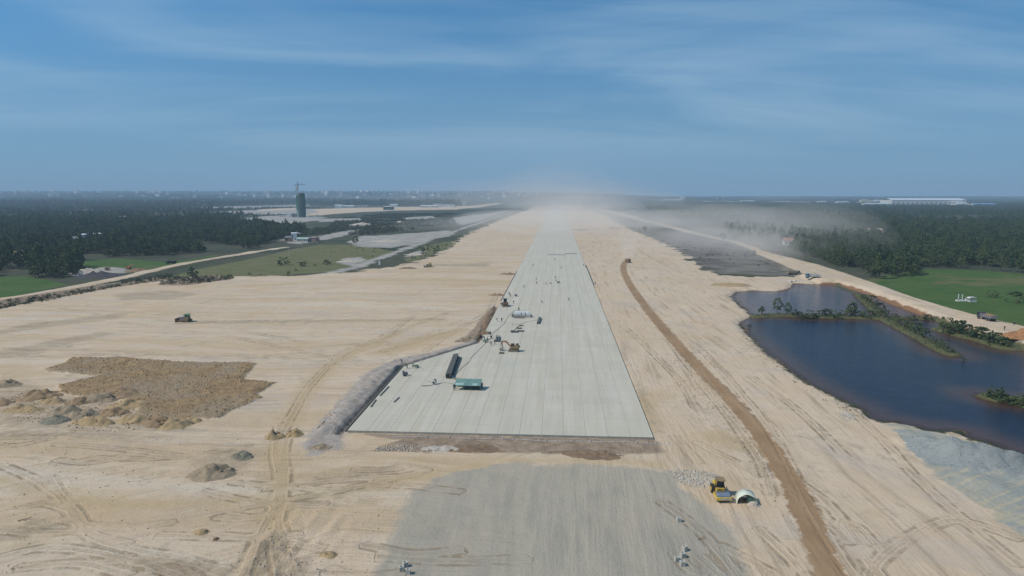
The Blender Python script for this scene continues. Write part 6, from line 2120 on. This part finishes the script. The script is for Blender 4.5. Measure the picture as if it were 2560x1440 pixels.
tag(o, 'white concrete marker block beside the grey track', 'marker block')

# control tower under its nets
c = G(757, 543)
t = thing('control_tower', 'unfinished control tower wrapped in dark green netting', 'tower', (c[0], c[1], c[2] - 0.5), R(8))
for k in range(4):
    MB().cyl((0, 0, k * 12.2), (0, 0, k * 12.2 + 12.1), 6.6 if k < 3 else 6.5, 10).build('net_stage', M['net_green'], t)
MB().cyl((0, 0, 48.6), (0, 0, 50.4), 6.3, 10, 4.5).build('net_top', M['net_green'], t)
for k in range(3):
    MB().box((-9.0, -1.5, 8 + k * 15.0), (4.6, 5.0, 14.9)).build('hoist_net', M['net_teal' if k else 'teal_pale'], t)
MB().box((-9.0, -1.5, 0.6), (4.6, 5.0, 1.2)).build('hoist_base', M['concrete_dark'], t)
for k in range(10):
    a = 2 * math.pi * (k + 0.5) / 10
    MB().cyl((6.75 * math.cos(a), 6.75 * math.sin(a), 0), (6.75 * math.cos(a), 6.75 * math.sin(a), 48.6), 0.12, 5).build('scaffold_pole', M['steel'], t)
t = thing('tower_crane', 'tower crane with a white lettered board beside the netted tower', 'crane', (c[0] - 5.4, c[1] - 7.0, c[2]), R(4))
m_ = MB()
for sx in (-0.8, 0.8):
    for sy in (-0.8, 0.8):
        m_.box((sx, sy, 35), (0.25, 0.25, 70))
for k in range(28):
    m_.tube([(-0.8, -0.8, k * 2.5), (0.8, -0.8, k * 2.5 + 2.5)], 0.1, 4)
    m_.tube([(0.8, 0.8, k * 2.5), (-0.8, 0.8, k * 2.5 + 2.5)], 0.1, 4)
m_.build('mast', M['ochre_paint'], t)
j = MB().box((8.0, 0, 66.6), (16.5, 0.9, 0.4)).box((8.0, 0, 67.8), (16.0, 0.3, 0.3))
for k in range(8):
    j.tube([(k * 2, 0, 66.7), (k * 2 + 1, 0, 67.8), (k * 2 + 2, 0, 66.7)], 0.12, 4)
j.build('jib', M['crane'], t)
MB().box((-2.6, 0, 66.6), (5, 1.0, 0.4)).box((-4.2, 0, 65.6), (1.8, 1.2, 2.2)).build('counter_jib', M['crane'], t)
MB().tube([(0, 0, 67), (0, 0, 73)], 0.3, 5).tube([(0, 0, 73), (12, 0, 67.9)], 0.07, 4).tube([(0, 0, 73), (-4, 0, 67)], 0.07, 4).build('apex', M['crane'], t)
MB().box((0.9, -1.3, 64.6), (1.6, 1.4, 2.2)).build('operator_cab', M['black'], t)
sg = MB().box((-1.4, -1.35, 58.8), (4.6, 0.2, 6.6)).build('sign_board', M['roof_grey'], t)
for q in ((-1.4, 61.4, 3.2, 0.9), (-1.4, 58.8, 3.2, 0.9), (-1.4, 56.2, 3.2, 0.9), (-2.6, 60.1, 0.9, 2.0), (-0.2, 57.5, 0.9, 2.0)):
    MB().box((q[0], -1.48, q[1]), (q[2], 0.06, q[3])).build('lettering', M['white'], sg)
for (a, b, w, d, h_, wl, rf, lab) in ((738, 543, 11, 8, 8, 'roof_grey', 'dirty_white', 'dark two-storey site block at the foot of the netted tower'), (715, 541, 26, 8, 2.2, 'dirty_white', 'roof_white', 'long low white shed left of the netted tower'),
                                      (785, 542, 24, 8, 3, 'dirty_white', 'concrete_dark', 'low formwork deck right of the netted tower')):
    house('site_building', lab, a, b, w, d, h_, R(4), wl, rf, 0.8, False, 4, 'site building', True)
# far site buildings
for (a, b, w, d, h_, wl, rf, lab, n) in ((972, 524.5, 30, 22, 10, 'net_green', 'concrete_dark', 'dark green-grey terminal block on the far sand', 5), (985, 517, 30, 14, 9, 'white', 'roof_white', 'pale hall behind the dark terminal block', 5),
                                         (848, 519, 28, 14, 9, 'white', 'roof_white', 'white camp hall nearest the tower', 4), (872, 518, 46, 10, 5, 'white', 'roof_white', 'long white camp row beside the camp hall', 8),
                                         (1072, 519, 60, 20, 7, 'dirty_white', 'roof_white', 'pale works shed left in the far camp', 6), (1095, 518, 34, 16, 12, 'dirty_white', 'roof_grey', 'taller grey-roofed shed in the middle of the far camp', 4), (1120, 518.5, 50, 20, 9, 'white', 'teal_pale', 'white and teal shed right in the far camp', 6)):
    house('site_building', lab, a, b, w, d, h_, R(2), wl, rf, 2.0, False, n, 'site building')
for k in range(8):
    o = MB().box((0, 0, 5), (1.2, 1.2, 10)).box((0, 0, 10.2), (2.4, 1.4, 0.5)).build('concrete_column', M['dirty_white'])
    o.location = G(892 + k * 3.6, 519.5)
    tag(o, 'bare concrete column in the row left of the terminal block', 'column', 'columns of the unfinished terminal')
t = thing('batching_plant', 'concrete plant with three tall beige silos beside the far sand', 'concrete plant', G(1163, 514), 0)
for k in range(3):
    MB().cyl((-6 + 6 * k, 0, 4), (-6 + 6 * k, 0, 19), 2.4, 12).cyl((-6 + 6 * k, 0, 1), (-6 + 6 * k, 0, 4), 0.8, 10, 2.4).build('silo', M['cream'], t)
MB().box((0, 4, 5), (14, 4, 10)).build('mixer_house', M['dirty_white'], t)


def shed_hall(label, px, py, wpx, h_, d, roof='roof_white', wall='dirty_white', bays=8, cat='warehouse', rz=0.0):
    c = G(px, py)
    w = wpx * mpp(py)
    h_ *= 1.6
    t = thing('warehouse', label, cat, (c[0], c[1], c[2] - 1), rz)
    MB().box((0, 0, h_ * 0.4), (w, d, h_ * 0.8)).build('wall', M[wall], t)
    for k in range(bays):
        a, b = -w / 2 + w * k / bays, -w / 2 + w * (k + 1) / bays
        m2 = (a + b) / 2
        MB().add([(a, -d / 2 - 1, h_ * 0.8), (m2, -d / 2 - 1, h_ * 0.8 + 0.4), (b, -d / 2 - 1, h_ * 0.8), (a, 0, h_ - 0.3), (m2, 0, h_), (b, 0, h_ - 0.3), (a, d / 2 + 1, h_ * 0.8), (m2, d / 2 + 1, h_ * 0.8 + 0.4), (b, d / 2 + 1, h_ * 0.8)],
                 [(0, 1, 4, 3), (1, 2, 5, 4), (3, 4, 7, 6), (4, 5, 8, 7)]).build('roof_bay', M[roof], t)
    for k in range(bays):
        MB().box((-w / 2 + w * (k + 0.5) / bays, -d / 2 - 0.1, h_ * 0.3), (w / bays * 0.3, 0.3, h_ * 0.45)).build('door', M['roof_grey'], t)
    return t


shed_hall('very long white warehouse before the right horizon', 2305, 515.0, 175, 21, 110, bays=16, rz=R(-1))
shed_hall('low white shed at the left end of the very long warehouse', 2190, 515.5, 60, 9, 40, bays=6)
shed_hall('slanting white annex at the right end of the very long warehouse', 2398, 516.0, 28, 10, 60, bays=4)
shed_hall('blue roofed hall right of the very long warehouse', 2452, 516.0, 54, 9, 70, 'roof_blue', bays=5)
shed_hall('white hall with curved look behind the factory tower', 2195, 507.5, 26, 12, 80, bays=4)
for i, (a, b, w, h_, lab) in enumerate(((1655, 506, 18, 7, 'small pale factory roof at the left of the far factories'), (1682, 504, 48, 10, 'broad white factory roof near the left of the far factories'), (1684, 517.5, 10, 4, 'tiny white roof in the dark trees below the far factories'),
                                       (1780, 507, 48, 7, 'long thin pale roof in the middle of the far factories'), (1830, 507.5, 40, 7, 'pale roof joining the long thin one'), (1868, 507, 34, 9, 'whitish factory roof at the right of the middle row'),
                                       (1950, 507, 40, 7, 'pale flat factory roof left of the jumbled roofs'), (1985, 508, 34, 6, 'jumbled pale factory roof, left'), (2010, 508.5, 30, 6, 'jumbled pale factory roof, right'), (2053, 509, 20, 9, 'white factory roof right of the jumbled roofs'), (2105, 510, 30, 9, 'greyish white factory roof left of the factory tower'),
                                       (1705, 500, 10, 14, 'small white block among the far left factories'))):
    shed_hall(lab, a, b, w, h_, 40, bays=4, cat='factory')
c = G(2161, 509.5)
t = thing('factory_tower', 'cream factory block with tall bays left of the long warehouse', 'factory', c, 0)
for k in range(3):
    MB().box((-16 + 16 * k, 0, 11 + (k % 2) * 0.5), (12, 18, 22 + (k % 2))).build('tower_bay', M['cream'], t)
MB().box((0, 6, 9), (46, 10, 18)).build('wall', M['dirty_white'], t)
for k in range(2):
    MB().cyl((-26 - 7 * k, 0, 0), (-26 - 7 * k, 0, 40), 0.9, 8, 0.6).build('chimney', M['crane'], t)
MB().box((-34, 0, 5), (18, 14, 10)).build('annex', M['white'], t)

# the town on the horizon: each house block on its own, a pixel or two wide
town_meshes = []
for k in range(6):
    w, d, h_ = random.uniform(16, 46), random.uniform(14, 26), random.uniform(9, 22) if k < 4 else random.uniform(24, 40)
    mb = MB().box((0, 0, h_ / 2), (w, d, h_)).box((0, 0, h_ + 0.5), (w + 1.5, d + 1.5, 1.0)).box((w * 0.2, 0, h_ + 2.2), (w * 0.3, d * 0.4, 2.6))
    for f_ in range(int(h_ // 3.6)):
        mb.box((0, -d / 2 - 0.15, 2 + f_ * 3.6), (w * 0.86, 0.3, 1.5))
    o = mb.build('town_building', M['town'])
    town_meshes.append(o.data)
    bpy.data.objects.remove(o)
for k in range(170):
    u = random.random()
    px = -40 + 1290 * u if k < 150 else random.uniform(1250, 1560)
    d = random.uniform(5200, 8200)
    ang = (px - CX) / F
    fy = d
    X_ = _fh[0] * fy + _r[0] * ang * fy
    Y_ = _fh[1] * fy + _r[1] * ang * fy
    o = bpy.data.objects.new('town_building', random.choice(town_meshes))
    COL.objects.link(o)
    o.location = (X_, Y_, hz(X_, Y_) + 2)
    o.rotation_euler = (0, 0, random.uniform(-0.6, 0.6))
    tag(o, 'small pale building in the hazy town along the horizon', 'building', 'buildings of the far town')


def far_at(px, d):
    ang = (px - CX) / F
    X_, Y_ = _fh[0] * d + _r[0] * ang * d, _fh[1] * d + _r[1] * ang * d
    return (X_, Y_, hz(X_, Y_))


o = MB().cyl((0, 0, 0), (0, 0, 62), 7, 10, 5).cyl((0, 0, 62), (0, 0, 70), 7.5, 10, 2).build('water_tower', M['white'])
o.location = far_at(395, 7000)
tag(o, 'tall thin white tower on the left horizon', 'tower')
o = MB().cyl((0, 0, 0), (0, 0, 45), 16, 12, 12).cyl((0, 0, 45), (0, 0, 75), 8, 10, 1.5).build('spire', M['town'])
o.location = far_at(852, 7400)
tag(o, 'pale pointed spire in the town right of the netted tower', 'spire')
for a in (1888, 1904):
    o = MB().cyl((0, 0, 0), (0, 0, 55), 2.2, 8, 1.2).cyl((0, 0, 0), (0, 0, 3), 4, 8).build('chimney_stack', M['dirty_white'])
    o.location = far_at(a - 100, 4200)
    tag(o, 'thin chimney stack over the far factories, ' + ('left' if a == 1888 else 'right') + ' one of two', 'chimney')


# ------------------------------------------------------------------ the air
def haze_box():
    mb = MB().box((0, 6450, 103), (20800, 13400, 230))
    o = mb.build('haze', None) if False else None
    me = bpy.data.meshes.new('haze')
    me.from_pydata(mb.v, [], mb.f)
    m = bpy.data.materials.new('haze')
    m.use_nodes = True
    t = m.node_tree
    t.nodes.clear()
    out = t.nodes.new('ShaderNodeOutputMaterial')
    pv = t.nodes.new('ShaderNodeVolumePrincipled')
    pv.inputs['Color'].default_value = (0.50, 0.68, 0.86, 1)
    pv.inputs['Density'].default_value = 1.4e-4
    pv.inputs['Anisotropy'].default_value = 0.0
    t.links.new(pv.outputs[0], out.inputs['Volume'])
    me.materials.append(m)
    o = bpy.data.objects.new('haze', me)
    COL.objects.link(o)
    tag(o, kind='stuff')


haze_box()


DUST_MATS = {}


def puff(px, py, zc, rx_, ry_, rz_, dens, turn=0.0, off=(0, 0)):
    """one soft puff of dust: an even volume that thins out towards its rim by itself"""
    c = P(px, py)
    bm_ = MB()
    n, k = 28, 14
    bm_.v = [(0, 0, 1)]
    for j in range(1, k):
        th = math.pi * j / k
        for i in range(n):
            ph = 2 * math.pi * i / n
            bm_.v.append((math.sin(th) * math.cos(ph), math.sin(th) * math.sin(ph), math.cos(th)))
    bm_.v.append((0, 0, -1))
    last = len(bm_.v) - 1
    bm_.f = [(0, 1 + i, 1 + (i + 1) % n) for i in range(n)]
    for j in range(k - 2):
        a0, b0 = 1 + j * n, 1 + (j + 1) * n
        bm_.f += [(a0 + i, b0 + i, b0 + (i + 1) % n, a0 + (i + 1) % n) for i in range(n)]
    a0 = 1 + (k - 2) * n
    bm_.f += [(last, a0 + (i + 1) % n, a0 + i) for i in range(n)]
    key = round(dens, 6)
    if key not in DUST_MATS:
        m = bpy.data.materials.new('dust')
        m.use_nodes = True
        t = m.node_tree
        t.nodes.clear()
        N = NT(t)
        out = N.n('ShaderNodeOutputMaterial')
        pv = N.n('ShaderNodeVolumePrincipled')
        pv.inputs['Color'].default_value = (0.98, 0.90, 0.81, 1)
        pv.inputs['Anisotropy'].default_value = 0.0
        pv.inputs['Density'].default_value = dens
        N.put(out.inputs['Volume'], pv.outputs[0])
        DUST_MATS[key] = m
    o = bm_.build('dust', DUST_MATS[key])
    o.location = (c[0] + off[0], c[1] + off[1], zc)
    o.scale = (rx_, ry_, rz_)
    o.rotation_euler = (0, 0, turn)
    return tag(o, kind='stuff')


random.seed(31)
# ragged plumes over the far end of the strip
for k in range(26):
    u = random.random()
    w_ = random.uniform(35, 120) * (0.6 + 0.8 * u)
    puff(1400 + random.gauss(0, 95) * (1 - 0.35 * u) + 40 * u, 590 - 72 * u, random.uniform(-8, 14), w_, w_ * random.uniform(1.2, 3.0), random.uniform(12, 46) * (0.6 + 0.9 * u), 0.0005, random.uniform(-0.8, 0.8))
for k in range(6):                                    # risen dust, thin and high
    puff(1300 + 60 * k + random.uniform(-30, 30), 524 + random.uniform(-5, 5), random.uniform(20, 45), random.uniform(90, 220), random.uniform(150, 400), random.uniform(35, 75), 0.00030, random.uniform(-1, 1))
for k in range(9):                                    # a wide tan veil standing over the horizon
    puff(1180 + 52 * k + random.uniform(-25, 25), 519 + random.uniform(-3, 5), random.uniform(10, 40), random.uniform(140, 300), random.uniform(200, 500), random.uniform(45, 120) * (1.25 if 2 < k < 6 else 0.8), 0.00022, random.uniform(-1, 1))
# drifting off to the right, above the muddy ground
for k in range(20):
    u = k / 19
    puff(1530 + 370 * u + random.uniform(-40, 40), 545 + 92 * u + random.uniform(-18, 14), random.uniform(-4, 5), random.uniform(25, 80), random.uniform(30, 120), random.uniform(8, 26), 0.0015, R(-30) + random.uniform(-0.7, 0.7))
for k in range(9):                                    # thin remains blown farther right, over the wood
    puff(1700 + 40 * k + random.uniform(-30, 30), 560 + 6 * k + random.uniform(-14, 14), random.uniform(4, 16), random.uniform(60, 130), random.uniform(80, 200), random.uniform(16, 36), 0.0007, R(-40) + random.uniform(-0.5, 0.5))
# thin veil left of the strip
for k in range(6):
    puff(1150 + 45 * k + random.uniform(-15, 15), 575 - 10 * k, random.uniform(-3, 4), random.uniform(40, 100), random.uniform(80, 200), random.uniform(10, 26), 0.0011, R(14) + random.uniform(-0.4, 0.4))
# behind the truck on the haul road
puff(1570, 646, 1, 4.0, 10, 3.5, 0.02, R(-6))
puff(1572, 636, 2, 6, 18, 5, 0.009, R(-3))
puff(1576, 624, 3, 9, 28, 7, 0.005, R(-8))
puff(1583, 606, 4, 16, 45, 9, 0.003, R(-20))
